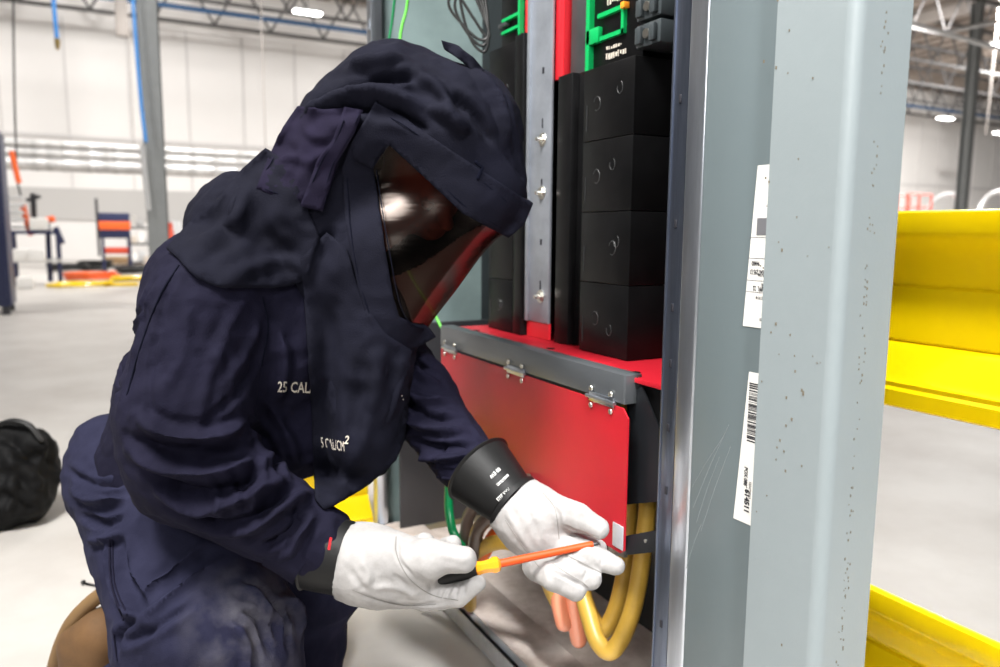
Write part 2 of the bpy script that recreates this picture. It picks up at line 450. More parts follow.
# far front post
bm = B()
box(bm, .765, .80, 2.262, 2.30, 0, 2.35, .002)
for z in np.arange(.3, 2.3, .1): box(bm, .7635, .766, 2.272, 2.282, z, z+.03)
mk('front_post', bm, 'zinc', cab, label='narrow zinc post at the far end')
# near zinc post with punched holes
bm = B()
box(bm, .766, .80, .866, .902, 0, 2.35, .002)
box(bm, .7645, .768, .866, .8685, 0, 2.35, .0008); box(bm, .7645, .768, .8985, .902, 0, 2.35, .0008)
po = mk('front_post', bm, 'zinc_post', cab, label='dark zinc post with punched holes')
bm = B()
for z in (1.19, 1.01, .885, .80, .70, .60, .38): box(bm, .7644, .7662, .880, .885, z, z+.012, .0004)
mk('slot', bm, 'ink', po)
bm = B(); box(bm, .7615, .80, .826, .864, 0, 2.35, .004, 3); mk('post_flange', bm, 'zinc', cab, label='bright zinc flange strip')
bm = B(); box(bm, .763, .7655, .664, .826, 0, 2.35, .001); gp = mk('front_cover', bm, 'grey_paint', cab, label='blue-grey painted panel with two labels')
bm = B(); random.seed(3)
for a, b_ in (((.822, .63), (.765, .72)), ((.818, .60), (.755, .74)), ((.81, .58), (.77, .69)), ((.80, .57), (.75, .71)), ((.828, .50), (.80, .58))):
    tube(bm, [(.7628, a[0], a[1]), (.7628, (a[0]+b_[0])/2+.002, (a[1]+b_[1])/2), (.7628, b_[0], b_[1])], .0004, 4)
mk('scratch', bm, 'pale_paint', gp)
# corner column: rounded vertical edge, folded sheet
poly = [(.752, .697), (.752, .598)]
for k in range(9):
    t = k/8*pi/2; poly.append((.767-.015*cos(t)-0, .598-.015*sin(t)))
poly += [(.845, .583), (.845, .588), (.768, .588), (.757, .598), (.757, .697)]
bm = B(); prism(bm, [(x, y) for x, y in poly], 'z', 0, 2.4); cc = mk('corner_column', bm, 'pale_paint', cab, label='pale rounded corner column')
bm = B(); random.seed(12)
for i in range(46):
    z = random.choice([random.uniform(.3, 1.3), random.gauss(.88, .12)]); y = random.gauss(.66, .022) if i % 2 else random.uniform(.60, .705)
    s_ = random.uniform(.0004, .0012); box(bm, .7514, .7522, y-s_, y+s_, z-s_*1.6, z+s_*1.6)
for i in range(150):
    z = random.uniform(.2, 1.4); x = random.gauss(.797, .003); s_ = random.uniform(.0003, .0008); box(bm, x-s_, x+s_, .5824, .5832, z-s_*2, z+s_*2)
mk('paint_chips', bm, 'speck', cc, kind='stuff')
# labels on the grey panel, running under the column
def label_slab(z0, z1, ya, yb, nm):
    bm = B(); slab(bm, [(.7626, ya, z1), (.7626, .700, z1), (.7626, .700, z0), (.7626, yb, z0)], (-1, 0, 0), .0008)
    return mk('label_sticker', bm, 'label_white', cab, label=nm)
up1 = label_slab(.880, 1.089, .7255, .7375, 'upper printed sticker'); lo1 = label_slab(.612, .820, .7225, .7375, 'lower bar-coded sticker')
bm = B(); X_ = .7614
box(bm, X_, X_+.0004, .700, .7215, 1.0, 1.022, mi=1)
for z in (.997, .970, .941, .926): box(bm, X_, X_+.0004, .700, .7355, z, z+.0006, mi=1)
# upside-down printing: text runs towards +y, letters point down
for s_, z, sz, y in (('94400', .9665, .0088, .7135), ('5504729513', .9555, .0092, .7005), ('00 10 44', .950, .005, .704), ('02', .938, .005, .706), ('BPFL  22', .934, .0085, .704), ('E 101 48', .921, .005, .706), ('001', .893, .005, .705)):
    text_plane(bm, s_, sz, (X_, y, z), (0, 1, 0), (0, 0, -1), .62, .03)
mk('lettering', bm, ['ink', 'ink_grey'], up1, smooth=False)
bm = B(); random.seed(5); z = .806
while z > .725:
    w = random.choice([.0006, .001, .0018]); box(bm, X_, X_+.0004, .700, .7205, z-w, z); z -= w+random.choice([.0006, .0012, .002])
text_plane(bm, '614511', .0115, (X_, .7185, .660), (0, 0, -1), (0, -1, 0), .95, .05)
text_plane(bm, 'POX 088*', .0085, (X_, .7215, .690), (0, 0, -1), (0, -1, 0), .8, .04)
text_plane(bm, '5504729513', .006, (X_, .7125, .672), (0, 0, -1), (0, -1, 0), .8, .01)
mk('lettering', bm, ['ink', 'ink_grey'], lo1, smooth=False)
# floor pan and sill
bm = B(); box(bm, .765, .775, .90, 2.26, .012, .060, .001); box(bm, .765, .90, .90, 2.26, .056, .060, .001)
mk('sill', bm, 'zinc_flat', cab)
bm = B(); box(bm, .90, 1.15, .91, 2.2, .030, .040, .001); box(bm, .895, .90, .91, 2.26, .03, .0555)
mk('floor_pan', bm, 'pan', cab)
bm = B(); box(bm, .79, .9, .908, 2.26, .0605, .062, .0004); mk('sill_plate', bm, 'pan', cab, label='scuffed shiny sill plate')
for y in (1.0, 1.6, 2.2): bm = B(); box(bm, .80, .86, y, y+.06, 0, .012); mk('foot', bm, 'steel_dark', cab)
# red shelf, front bar, hinges, red flap
bm = B(); box(bm, .785, 1.12, .910, 1.755, .755, .763, .001); sh = mk('shelf', bm, 'red', cab, label='red insulating shelf')
for x, y in ((.815, 1.03), (.82, 1.66), (.83, 1.33)): bm = B(); tube(bm, [(x, y, .7632), (x, y, .7642)], .009, 20); mk('plug', bm, 'black_plastic', sh)
bm = B(); box(bm, .765, .772, .995, 1.752, .719, .768, .0015); box(bm, .765, .80, .995, 1.752, .7655, .7685, .001); box(bm, .766, .80, .993, .996, .719, .7685, .001)
bar = mk('crossbar', bm, 'bar_steel', cab, label='dark steel crossbar above the red flap')
for y0 in (1.69, 1.36, 1.055):
    bm = B(); tube(bm, [(.7605, y0-.042, .7165), (.7605, y0+.042, .7165)], .0034, 10)
    box(bm, .7615, .765, y0-.036, y0+.036, .708, .7245, .001)
    hg = mk('hinge', bm, 'zinc', cab)
    for dy in (-.029, .029):
        for z in (.7310, .7010):
            bm = B(); bmesh.ops.create_uvsphere(bm, u_segments=12, v_segments=8, radius=.0052, matrix=Matrix.Translation((.7612, y0+dy, z)) @ Matrix.Diagonal((.55, 1, 1, 1)))
            mk('rivet', bm, 'screw', hg)
bm = B(); prism(bm, [(1.745, .713), (.995, .713), (.980, .698), (.980, .470), (.99, .462), (1.745, .462)], 'x', .7635, .7665); mk('hinged_flap', bm, 'red', cab, label='large glossy red hinged flap')
bm = B(); box(bm, .7605, .763, .981, 1.010, .470, .512, .001); mk('corner_tag', bm, 'zinc_flat', cab)
bm = B(); slab(bm, [(.79, 1.012, .721), (.79, .981, .752), (.79, .934, .692), (.79, .912, .60), (.79, .912, .575), (.79, 1.012, .537)], (1, 0, 0), .003)
mk('bent_plate', bm, 'black_steel', cab, label='black plate with a cut corner beside the flap')
bm = B(); box(bm, .800, .804, .910, 1.03, .575, .752); slab(bm, [(.800, 1.03, .575), (.800, .912, .575), (.800, 1.01, .54), (.800, 1.03, .54)], (1, 0, 0), .004); mk('shroud', bm, 'black_plastic', cab)
bm = B(); slab(bm, [(.772, 1.0, .486), (.772, .903, .534), (.772, .903, .497), (.772, 1.0, .452)], (1, 0, 0), .005); lk = mk('link_bar', bm, 'black_steel', cab, label='black flat link bar')
bm = B(); tube(bm, [(.7705, .935, .503), (.773, .935, .503)], .003, 10); mk('rivet', bm, 'screw', lk)
bm = B(); slab(bm, [(.768, 1.035, .490), (.768, .994, .497), (.768, .985, .455), (.768, 1.03, .448)], (1, 0, 0), .008); tube(bm, [(.764, 1.01, .474), (.768, 1.01, .474)], .006, 6); mk('lug', bm, 'screw', cab, label='silver lug at the end of the link bar')
# zinc mounting rail
bm = B(); box(bm, .885, .892, 1.432, 1.528, .80, 2.3, .002); box(bm, .885, .93, 1.524, 1.528, .80, 2.3, .001); box(bm, .879, .892, 1.518, 1.528, .80, 2.3, .001)
rl = mk('mounting_rail', bm, 'zinc_rail', cab)
bm = B(); box(bm, .887, .893, 1.432, 1.528, .764, .80); mk('rail_foot', bm, 'red_strip', cab, label='red strip below the rail')
for z in (1.205, 1.09, .860):
    bm = B(); tube(bm, [(.885, 1.465, z), (.879, 1.465, z)], .011, 6); tube(bm, [(.885, 1.465, z), (.868, 1.465, z)], .0045, 8); tube(bm, [(.885, 1.465, z), (.8835, 1.465, z)], .015, 16)
    mk('bolt', bm, 'screw', rl)
bm = B()
for z in (1.23, 1.10, .875): box(bm, .8838, .886, 1.464, 1.468, z, z+.020)
for z in (1.345, .975): box(bm, .8838, .886, 1.462, 1.469, z, z+.013)
mk('slot', bm, 'ink', rl)
# ---- breaker stack, near
def tower(y0, y1, x0, zt, joints, label, flange, strip, seed):
    t = empty('circuit_breaker', label, 'circuit breaker', (x0+.1, (y0+y1)/2, .765), 'black breaker stacks on the red shelf')
    zs = [.764]+joints+[zt]
    for a, b_ in zip(zs, zs[1:]):
        bm = B(); box(bm, x0, x0+.16, y0, y1, a+.0006, b_-.0006, .0016)
        sg = mk('cover_segment', bm, 'black_plastic', t)
        bm = B()
        rr = random.Random(seed+int(a*100)); zc = (a+b_)/2; yc = y0+(y1-y0)*rr.uniform(.3, .75); R_ = .011
        tube(bm, [(x0-.0002, yc+R_*cos(q), zc+R_*1.2*sin(q)) for q in np.linspace(.3, 5.2, 16)], .0007, 5)
        q0 = y0+(y1-y0)*rr.uniform(.15, .8); z0_ = a+(b_-a)*rr.uniform(.25, .75)
        tube(bm, [(x0-.0002, q0+.008*cos(q), z0_+.011*sin(q)) for q in np.linspace(2, 6.6, 14)], .0006, 5)
        tube(bm, [(x0-.0002, y1-.012, a+.02), (x0-.0002, y1-.012, a+.07)], .0006, 5)
        mk('embossing', bm, 'charcoal_plastic', sg)
    bm = B()
    for (ya, yb, xo) in flange: box(bm, x0+xo, x0+.16, ya, yb, .764, zt+.01, .002)
    mk('side_cover', bm, 'black_plastic', t)
    return t
t1 = tower(1.130, 1.290, .873, 1.318, [.905, 1.043, 1.180], 'near and larger black breaker stack right of the zinc rail, green strip on top', [(1.291, 1.350, .028), (1.352, 1.405, .012)], True, 1)
t2 = tower(1.575, 1.70, .873, 1.435, [.89, 1.235], 'far black breaker stack left of the zinc rail beside the visor', [(1.535, 1.573, .0)], True, 5)
# trip unit faces above
bm = B(); box(bm, .905, 1.03, 1.150, 1.322, 1.319, 1.75, .002); f1 = mk('front_plate', bm, 'black_plastic', t1)
bm = B(); box(bm, .893, .905, 1.306, 1.318, 1.322, 1.75); box(bm, .893, .905, 1.276, 1.318, 1.372, 1.402, .002)
box(bm, .897, .905, 1.200, 1.285, 1.374, 1.382); box(bm, .897, .905, 1.200, 1.285, 1.418, 1.426); box(bm, .897, .905, 1.200, 1.208, 1.374, 1.426)
mk('green_frame', bm, 'green', t1)
bm = B(); box(bm, .891, .905, 1.192, 1.204, 1.416, 1.428, .002); mk('indicator', bm, 'orange_led', t1)
bm = B()
rr = random.Random(9)
for z0_, h_, n_ in ((1.336, .013, 9), (1.354, .008, 7), (1.438, .012, 6)):      # worn, unreadable white printing
    for k in range(n_): box(bm, .9035, .905, 1.262-k*.0075-rr.uniform(.002, .005), 1.262-k*.0075, z0_+rr.uniform(0, .004), z0_+h_-rr.uniform(0, .004))
mk('lettering', bm, 'print', f1, smooth=False)
bm = B(); box(bm, .903, 1.0, 1.326, 1.388, 1.322, 1.75, .003); mk('side_housing', bm, 'charcoal_plastic', t1)
bm = B(); box(bm, .895, .915, 1.396, 1.436, 1.325, 2.3, .003); box(bm, .891, .895, 1.396, 1.406, 1.325, 2.3)
mk('red_strip', bm, 'red_strip', cab, label='upright red strip between rail and breaker')
for z in (1.331, 1.377, 1.423, 1.469):
    bm = B(); box(bm, .885, .96, 1.078, 1.146, z, z+.040, .003); box(bm, .875, .885, 1.085, 1.10, z+.004, z+.034, .003); box(bm, .875, .885, 1.122, 1.138, z+.004, z+.034, .003)
    tb = mk('terminal_block', bm, 'terminal', t1)
    bm = B(); tube(bm, [(.884, 1.111, z+.020), (.8785, 1.111, z+.020)], .0085, 12); mk('terminal_screw', bm, 'screw', tb)
bm = B(); box(bm, .905, 1.03, 1.585, 1.70, 1.437, 1.8, .002); f2 = mk('front_plate', bm, 'black_plastic', t2)
bm = B(); box(bm, .893, .905, 1.588, 1.596, 1.44, 1.8); box(bm, .895, .905, 1.60, 1.68, 1.472, 1.479); box(bm, .895, .905, 1.60, 1.68, 1.50, 1.507); mk('green_frame', bm, 'green', t2)
bm = B(); box(bm, .89, .905, 1.655, 1.69, 1.487, 1.497, .003); mk('lever', bm, 'charcoal_plastic', t2)
bm = B(); box(bm, .905, .925, 1.56, 1.582, 1.44, 1.8); mk('red_strip', bm, 'red_strip', t2)
# dark gear behind
bm = B(); box(bm, 1.045, 1.12, 1.13, 1.5, .77, 2.2, .004); box(bm, 1.045, 1.12, 1.7, 1.78, .77, 2.2, .004); mk('bus_cover', bm, 'black_steel', cab)
# hanging loops of black wire and the green earth wire in the far left
def wire(nm, pts, r, m, label, cat, group=None):
    bm = B(); tube(bm, spline(pts, 8), r, 10, round_end=True); o = mk(nm, bm, m, smooth=True, label=label, cat=cat, group=group, origin=pts[0]); return o
for i, (dx, dz) in enumerate(((0, 0), (.012, -.02), (-.012, .02), (.02, .03))):
    wire('looped_wire', [D(462-6*i, -20, 1.9), D(450+dx*500, 5, 1.9), D(462+dx*400, 32-dz*400, 1.9), D(478+dx*200, 46-dz*300, 1.9), D(484, 30, 1.9), D(478-5*i, -20, 1.92)], .0035, 'black_cable', 'thin black wires looped at the top behind the hood', 'wire', 'looped black wires in the far corner of the cabinet')
wire('earth_wire', [D(405, -20, 2.1), D(402, 10, 2.12), D(396, 40, 2.12), D(392, 120, 2.14), D(400, 250, 2.12), D(436, 318, 2.08), D(446, 345, 2.05), D(450, 420, 2.05)], .004, 'lime_wire', 'bright green earth wire hanging inside the cabinet above the hood', 'wire')
wire('earth_wire', [D(392, -20, 2.14), D(388, 20, 2.16), D(384, 60, 2.16), D(385, 160, 2.16)], .0035, 'green_cable', 'thin dark green wire left of the bright green one', 'wire')
# ---- cables low in the cabinet
def cable(nm, P, r, m, label, group=None, re=True):
    bm = B(); tube(bm, spline(P, 10), r, 16, round_end=re); return mk(nm, bm, m, smooth=True, label=label, cat='cable', group=group, origin=P[0])
cable('power_cable', [D(652, 380, 1.36), D(651, 480, 1.34), D(646, 550, 1.33), D(636, 610, 1.32), D(618, 648, 1.31), D(602, 640, 1.33), D(590, 605, 1.37), D(578, 560, 1.42), D(566, 500, 1.48), D(560, 430, 1.5)], .0165, 'yellow_cable', 'thick yellow cable forming the outer and lower loop by the left glove')
cable('power_cable', [D(630, 380, 1.44), D(632, 480, 1.42), D(630, 550, 1.40), D(622, 600, 1.39), D(608, 628, 1.38), D(594, 612, 1.40), D(584, 580, 1.46), D(572, 520, 1.52), D(566, 430, 1.55)], .0165, 'yellow_cable', 'thick yellow cable nested inside the lower loop')
for i, (x0, y1, x1) in enumerate(((562, 622, 568), (576, 638, 583))):
    cable('looped_hose', [D(x0+2, 500, 1.50), D(x0, 560, 1.49), D(x0+1, 600, 1.48), D(x1, y1, 1.47)], .0178, 'pink_hose', ['shorter glossy orange sleeved cable end below the left glove', 'longer glossy orange sleeved cable end below the left glove'][i])
cable('power_cable', [G(474, 606, .09), D(474, 562, 1.62), D(492, 545, 1.5), D(515, 543, 1.45), D(540, 560, 1.45), D(560, 600, 1.5)], .0155, 'yellow_cable', 'yellow cable arching just above the screwdriver shaft')
cable('power_cable', [G(432, 590, .09), D(464, 548, 1.66), D(472, 515, 1.6), D(492, 495, 1.58), D(520, 470, 1.6)], .0135, 'brown_cable', 'dark brown cable rising under the left cuff, nearer the green one')
cable('power_cable', [G(452, 603, .09), D(474, 560, 1.55), D(482, 528, 1.5), D(505, 508, 1.48), D(530, 480, 1.5)], .0145, 'brown_cable', 'shiny brown-grey cable bending in front of the orange one under the cuff')
cable('power_cable', [G(464, 588, .09), D(487, 555, 1.58), D(497, 535, 1.55), D(515, 522, 1.55), D(540, 490, 1.58)], .0135, 'orange_cable', 'orange cable bending behind the glove cuff')
cable('power_cable', [D(452, 470, 1.66), D(451, 505, 1.66), D(455, 530, 1.64), D(464, 560, 1.64), G(412, 583, .09)], .010, 'green_cable', 'dark green cable hanging left of the brown ones')
# ---- guard rails
def guard(nm, x, y0, y1, label, rot=None, upper=True):
    t = empty('guard_rail', label, 'guard rail', (x, (y0+y1)/2, 0))
    prof = [(.3480, .045), (.3440, .052), (.312, .054), (.300, .047), (.296, .040), (.262, .012), (.226, .004), (.216, -.002), (.212, .003), (.118, .003), (.113, -.001), (.108, .006), (.098, .010), (.060, .042), (.052, .045), (.046, .052), (.038, .050), (.032, .055), (.004, .052), (0, .046)]
    for z0 in ([.345+.351, 0.001] if upper else [.001]):
        bm = B(); A = [(-o, z+z0) for z, o in prof]; Bk = [(-o+.006, z+z0) for z, o in prof][::-1]
        poly = A+Bk
        prism(bm, [(x+u, v) for u, v in poly], 'y', y0, y1); mk('rail_beam', bm, 'guard_yellow', t)
    for y in ((y0+.05, y1-.15) if upper else (y0+.05,)):
        bm = B(); box(bm, x+.006, x+.106, y, y+.1, 0, 1.06 if upper else .36, .004); mk('rail_post', bm, 'guard_yellow', t)
    return t
guard('g', 1.30, .40, 3.2, 'long yellow double guard rail running behind the grey cabinet')
g2 = guard('g', 0, -.35, .35, 'low yellow guard rail end seen under the worker\'s chest', upper=False); g2.location = (.435, 2.42, 0)
for c in g2.children: pass
g2.rotation_euler = (0, 0, pi/2)

# ------------------------------------------------------------ the kneeling worker
man = empty('person', 'person kneeling in a navy arc-flash suit, hood and white leather gloves, working into the cabinet', 'person', (.22, 1.40, 0))
def V3(p): return np.array(list(p))
def C(v, a, ra, b, rb, k=.03): v.cone(D(*a), D(*b), ra, rb, k); return v
# joints (direction in the photograph, distance ahead)
PEL, CHE, NSH, FSH = (150, 468, 1.42), (268, 345, 1.42), (208, 305, 1.27), (352, 315, 1.52)
NEL, NWR = (192, 468, 1.20), (338, 560, 1.17)
FEL, FWR = (428, 425, 1.42), (497, 487, 1.27)
HEAD = (425, 165, 1.42)
NHIP, NKNE, NANK, NTOE = (160, 505, 1.36), (262, 770, 1.17), (106, 695, 1.50), (78, 745, 1.52)
FHIP, FKNE, FANK = (180, 500, 1.52), (326, 582, 1.47), (312, 735, 1.48)
# ---- body under the clothes: one continuous figure with a face
body = Vol()
C(body, (176, 468, 1.42), .095, CHE, .12); C(body, CHE, .10, (335, 255, 1.43), .06); C(body, (335, 255, 1.43), .055, (398, 205, 1.43), .055)
C(body, NSH, .055, NEL, .042); C(body, NEL, .040, NWR, .028); C(body, FSH, .055, FEL, .042); C(body, FEL, .04, FWR, .028)
C(body, CHE, .09, NSH, .055); C(body, CHE, .09, FSH, .055)
C(body, (170, 500, 1.38), .085, NKNE, .058); C(body, NKNE, .055, NANK, .038); C(body, FHIP, .09, FKNE, .058); C(body, FKNE, .055, FANK, .038)
fdir = (D(478, 262, 1.30)-D(425, 165, 1.42)).normalized()         # the way the face looks
hc = D(423, 172, 1.42); upv = (D(395, 75, 1.42)-D(440, 250, 1.42)); upv = (upv-fdir*upv.dot(fdir)).normalized(); sd = fdir.cross(upv).normalized()
ax = [list(sd), list(fdir), list(upv)]
body.ell(hc, (.074, .092, .112), ax, .02)
body.cone(hc-upv*.055+fdir*.03, hc-upv*.085+fdir*.058, .052, .030, .025)          # jaw and chin
body.cone(hc+fdir*.086+upv*.012, hc+fdir*.108-upv*.026, .008, .014, .012)          # nose
body.cone(hc+fdir*.082+upv*.03-sd*.03, hc+fdir*.082+upv*.03+sd*.03, .010, .010, .012)  # brow
body.cone(hc+fdir*.086-upv*.058-sd*.016, hc+fdir*.086-upv*.058+sd*.016, .008, .008, .008)  # lips
for s_ in (-1, 1): body.ell(hc+sd*.074*s_-upv*.01-fdir*.005, (.010, .020, .030), ax, .008)
bv, bf = body.mesh(.0065)
me = np_mesh('body', bv, bf); finish(me, 'body', 'skin', man, True)
for s_ in (-1, 1):
    bm = B(); bmesh.ops.create_uvsphere(bm, u_segments=16, v_segments=12, radius=.012, matrix=Matrix.Translation(hc+fdir*.082+upv*.010+sd*.030*s_)); e_ = mk('eye', bm, 'eyewhite', man)
    bm = B(); bmesh.ops.create_uvsphere(bm, u_segments=12, v_segments=8, radius=.006, matrix=Matrix.Translation(hc+fdir*.0895+upv*.008+sd*.031*s_)); mk('iris', bm, 'hair', e_)

# ---- coverall jacket
jac = Vol()
C(jac, (174, 470, 1.42), .128, (212, 400, 1.42), .155, .05); C(jac, (212, 400, 1.42), .155, CHE, .165, .05); C(jac, CHE, .15, (315, 285, 1.45), .10, .04)
C(jac, (262, 430, 1.40), .12, (330, 430, 1.42), .085, .05)
C(jac, (215, 300, 1.32), .12, (352, 315, 1.50), .10, .05)
C(jac, (203, 318, 1.265), .098, (188, 425, 1.215), .104, .035)      # near upper arm
C(jac, (188, 425, 1.215), .104, (190, 462, 1.205), .098, .03)
C(jac, (192, 468, 1.20), .092, (318, 545, 1.17), .064, .035)       # near forearm
C(jac, FSH, .09, (418, 400, 1.43), .072, .03); C(jac, (418, 400, 1.43), .068, (474, 470, 1.31), .054, .03)
C(jac, (165, 480, 1.41), .11, (185, 490, 1.40), .11, .05)
jv, jf = jac.mesh(.0047)
jN = outward(jv, jf)
jfolds = [
 # near upper arm and shoulder
 ([(250, 290), (225, 340), (205, 400), (200, 450)], .006, .012), ([(175, 275), (160, 320), (150, 380), (152, 430)], -.006, .008),
 ([(262, 320), (245, 360), (215, 400)], .008, .012), ([(262, 350), (240, 395), (205, 430)], -.008, .009), ([(205, 345), (225, 375), (238, 400)], .005, .010),
 ([(150, 290), (133, 330), (125, 380)], .008, .010), ([(141, 300), (138, 350), (126, 400)], -.007, .007),
 ([(180, 300), (188, 340), (170, 385), (150, 420)], .005, .012),
 # elbow bunching
 ([(135, 420), (170, 438), (215, 440), (250, 425)], .012, .012), ([(128, 440), (165, 456), (215, 458), (258, 448)], -.012, .010),
 ([(130, 455), (170, 474), (220, 476), (262, 462)], .012, .011), ([(150, 480), (190, 496), (240, 488), (275, 468)], -.012, .010),
 ([(160, 498), (205, 514), (255, 500), (290, 478)], .012, .011), ([(185, 522), (230, 530), (270, 512), (300, 488)], -.010, .009),
 ([(235, 535), (262, 530), (292, 508), (312, 495)], .010, .010), ([(262, 552), (285, 540), (308, 520)], -.010, .008),
 ([(285, 565), (300, 545), (318, 515)], .008, .008), ([(268, 455), (262, 490), (250, 525)], .006, .010), ([(300, 500), (296, 535), (288, 570)], -.006, .006),
 ([(225, 465), (245, 490), (252, 520)], -.006, .008), ([(205, 480), (222, 505), (225, 525)], .006, .008),
 # back of jacket and flank
 ([(150, 285), (128, 345), (118, 405)], -.006, .008), 

 # chest under the bib
 ([(262, 400), (285, 430), (300, 470)], .008, .011), ([(250, 420), (272, 450), (285, 480)], -.008, .009),
 ([(280, 330), (285, 370), (278, 410)], .007, .012),
 # far sleeve
 ([(405, 350), (420, 375), (440, 385)], .008, .009), ([(395, 385), (420, 400), (452, 402)], .009, .009), ([(400, 395), (425, 415), (460, 420)], -.010, .008),
 ([(402, 418), (430, 430), (466, 432)], .010, .009), ([(410, 440), (438, 448), (475, 446)], -.010, .008), ([(415, 455), (445, 460), (482, 456)], .009, .008),
 ([(432, 472), (450, 474), (478, 470)], -.007, .006), ([(448, 440), (440, 465), (448, 492)], -.005, .005)]
jfolds = [(p, a*(.8 if i < 8 else 2.1), w*.8) for i, (p, a, w) in enumerate(jfolds)]; jv = folds(jv, jf, jN, jfolds); jN = outward(jv, jf); jv = crumple(jv, jN, .0045, 8, 3); jv = crumple(jv, jN, .0022, 26, 8); jv = smooth_np(jv, jf, 1, .5)
jbvh = bvh_of(jv, jf)
jacket = finish(np_mesh('jacket', jv, jf), 'jacket', 'navy', man, True); jacket['label'] = 'navy flame-resistant coverall jacket'
bm = B()
seam(bm, [(178, 270), (160, 300), (143, 345), (128, 400)], jbvh, .0016); seam(bm, [(262, 300), (268, 330), (262, 370)], jbvh, .0014)
mk('sleeve_seam', bm, 'stitch', jacket)
# sleeve hems
def ringed(name, a, b, r0, r1, th, m, parent, n=40, wav=0., lab=None, lip=0.):
    """open flaring cuff with wall thickness"""
    a, b = Vector(a), Vector(b); T = (b-a).normalized(); u = T.cross(Vector((0, 0, 1))).normalized(); v = T.cross(u)
    bm = B(); prof = []; K = 8
    for i in range(K+1):
        t = i/K; prof.append((t, r0+(r1-r0)*t))
    if lip: prof += [(1.02, r1+lip*.7), (1.04, r1+lip), (1.07, r1+lip*.6), (1.06, r1-th)]
    prof += [(1-i/K, r0+(r1-r0)*(1-i/K)-th) for i in range(K+1)]
    rings = []
    for t, r in prof:
        rings.append([bm.verts.new(a.lerp(b, t)+(u*cos(q)+v*sin(q))*(r*(1+wav*sin(3*q+t*2)+wav*.6*sin(7*q)))) for q in [2*pi*k/n for k in range(n)]])
    for A, Bq in zip(rings, rings[1:]+[rings[0]]):
        for k in range(n): bm.faces.new((A[k], A[(k+1) % n], Bq[(k+1) % n], Bq[k]))
    return mk(name, bm, m, parent, smooth='auto', label=lab)
ringed('sleeve_hem', D(292, 532, 1.178), D(321, 552, 1.172), .0665, .0655, .006, 'navy', jacket, wav=.03)
ringed('sleeve_hem', D(462, 458, 1.34), D(480, 474, 1.31), .055, .056, .006, 'navy', jacket, wav=.03)

# ---- trousers
tro = Vol()
C(tro, (148, 492, 1.42), .128, (175, 505, 1.46), .12, .05)
C(tro, (108, 459, 1.44), .076, (112, 488, 1.43), .080, .04)
C(tro, (172, 540, 1.34), .135, (215, 640, 1.22), .140, .05); C(tro, (215, 640, 1.22), .138, (262, 768, 1.16), .105, .05)
C(tro, (262, 775, 1.17), .09, (112, 690, 1.50), .062, .03); C(tro, (112, 690, 1.50), .06, (118, 650, 1.50), .055, .03)
C(tro, FHIP, .11, (330, 580, 1.47), .085, .04); C(tro, (322, 585, 1.47), .075, (308, 740, 1.48), .060, .03)
tv, tf = tro.mesh(.0052); tN = outward(tv, tf)
tfolds = [
 ([(110, 530), (113, 570), (128, 610), (150, 628)], .009, .009), ([(122, 540), (126, 580), (145, 612)], -.009, .008),
 ([(140, 600), (175, 575), (210, 545)], .006, .009), ([(112, 640), (150, 620), (185, 590), (225, 560)], .006, .010), ([(125, 650), (160, 632), (200, 605)], -.006, .009),
 ([(122, 660), (128, 635), (150, 620)], -.010, .008), ([(240, 590), (262, 600), (280, 625)], .007, .010), ([(245, 612), (265, 625), (275, 655)], -.008, .008),
 ([(230, 625), (250, 645), (255, 680)], .007, .009), ([(285, 600), (300, 612), (305, 640)], .010, .010), ([(272, 598), (290, 618), (292, 650)], -.008, .007),
 ([(68, 475), (95, 490), (128, 488)], -.006, .008), ([(72, 495), (100, 508), (130, 503)], .009, .009),
 ([(82, 520), (105, 530), (125, 522)], -.008, .008), ([(90, 545), (110, 545), (125, 538)], .008, .008)]
tfolds = [(p, a*2.0, w*.8) for p, a, w in tfolds]; tv = folds(tv, tf, tN, tfolds); tN = outward(tv, tf); tv = crumple(tv, tN, .0065, 8, 9); tv = crumple(tv, tN, .002, 24, 8); tv = smooth_np(tv, tf, 1, .5)
tbvh = bvh_of(tv, tf)
trou = finish(np_mesh('trousers', tv, tf), 'trousers', 'navy_trouser', man, True); trou['label'] = 'dark blue work trousers with pale dust on the thigh'
kc = hit(tbvh, 262, 628)[0]
dust(MATS['navy_trouser'], kc-Vector(man.location), .13, (.085, .082, .10))
bm = B(); seam(bm, [(112, 545), (115, 590), (128, 625)], tbvh, .0022); seam(bm, [(115, 545), (118, 588), (131, 620)], tbvh, .0015); seam(bm, [(118, 640), (122, 667)], tbvh, .0016)
mk('leg_seam', bm, 'navy', trou)

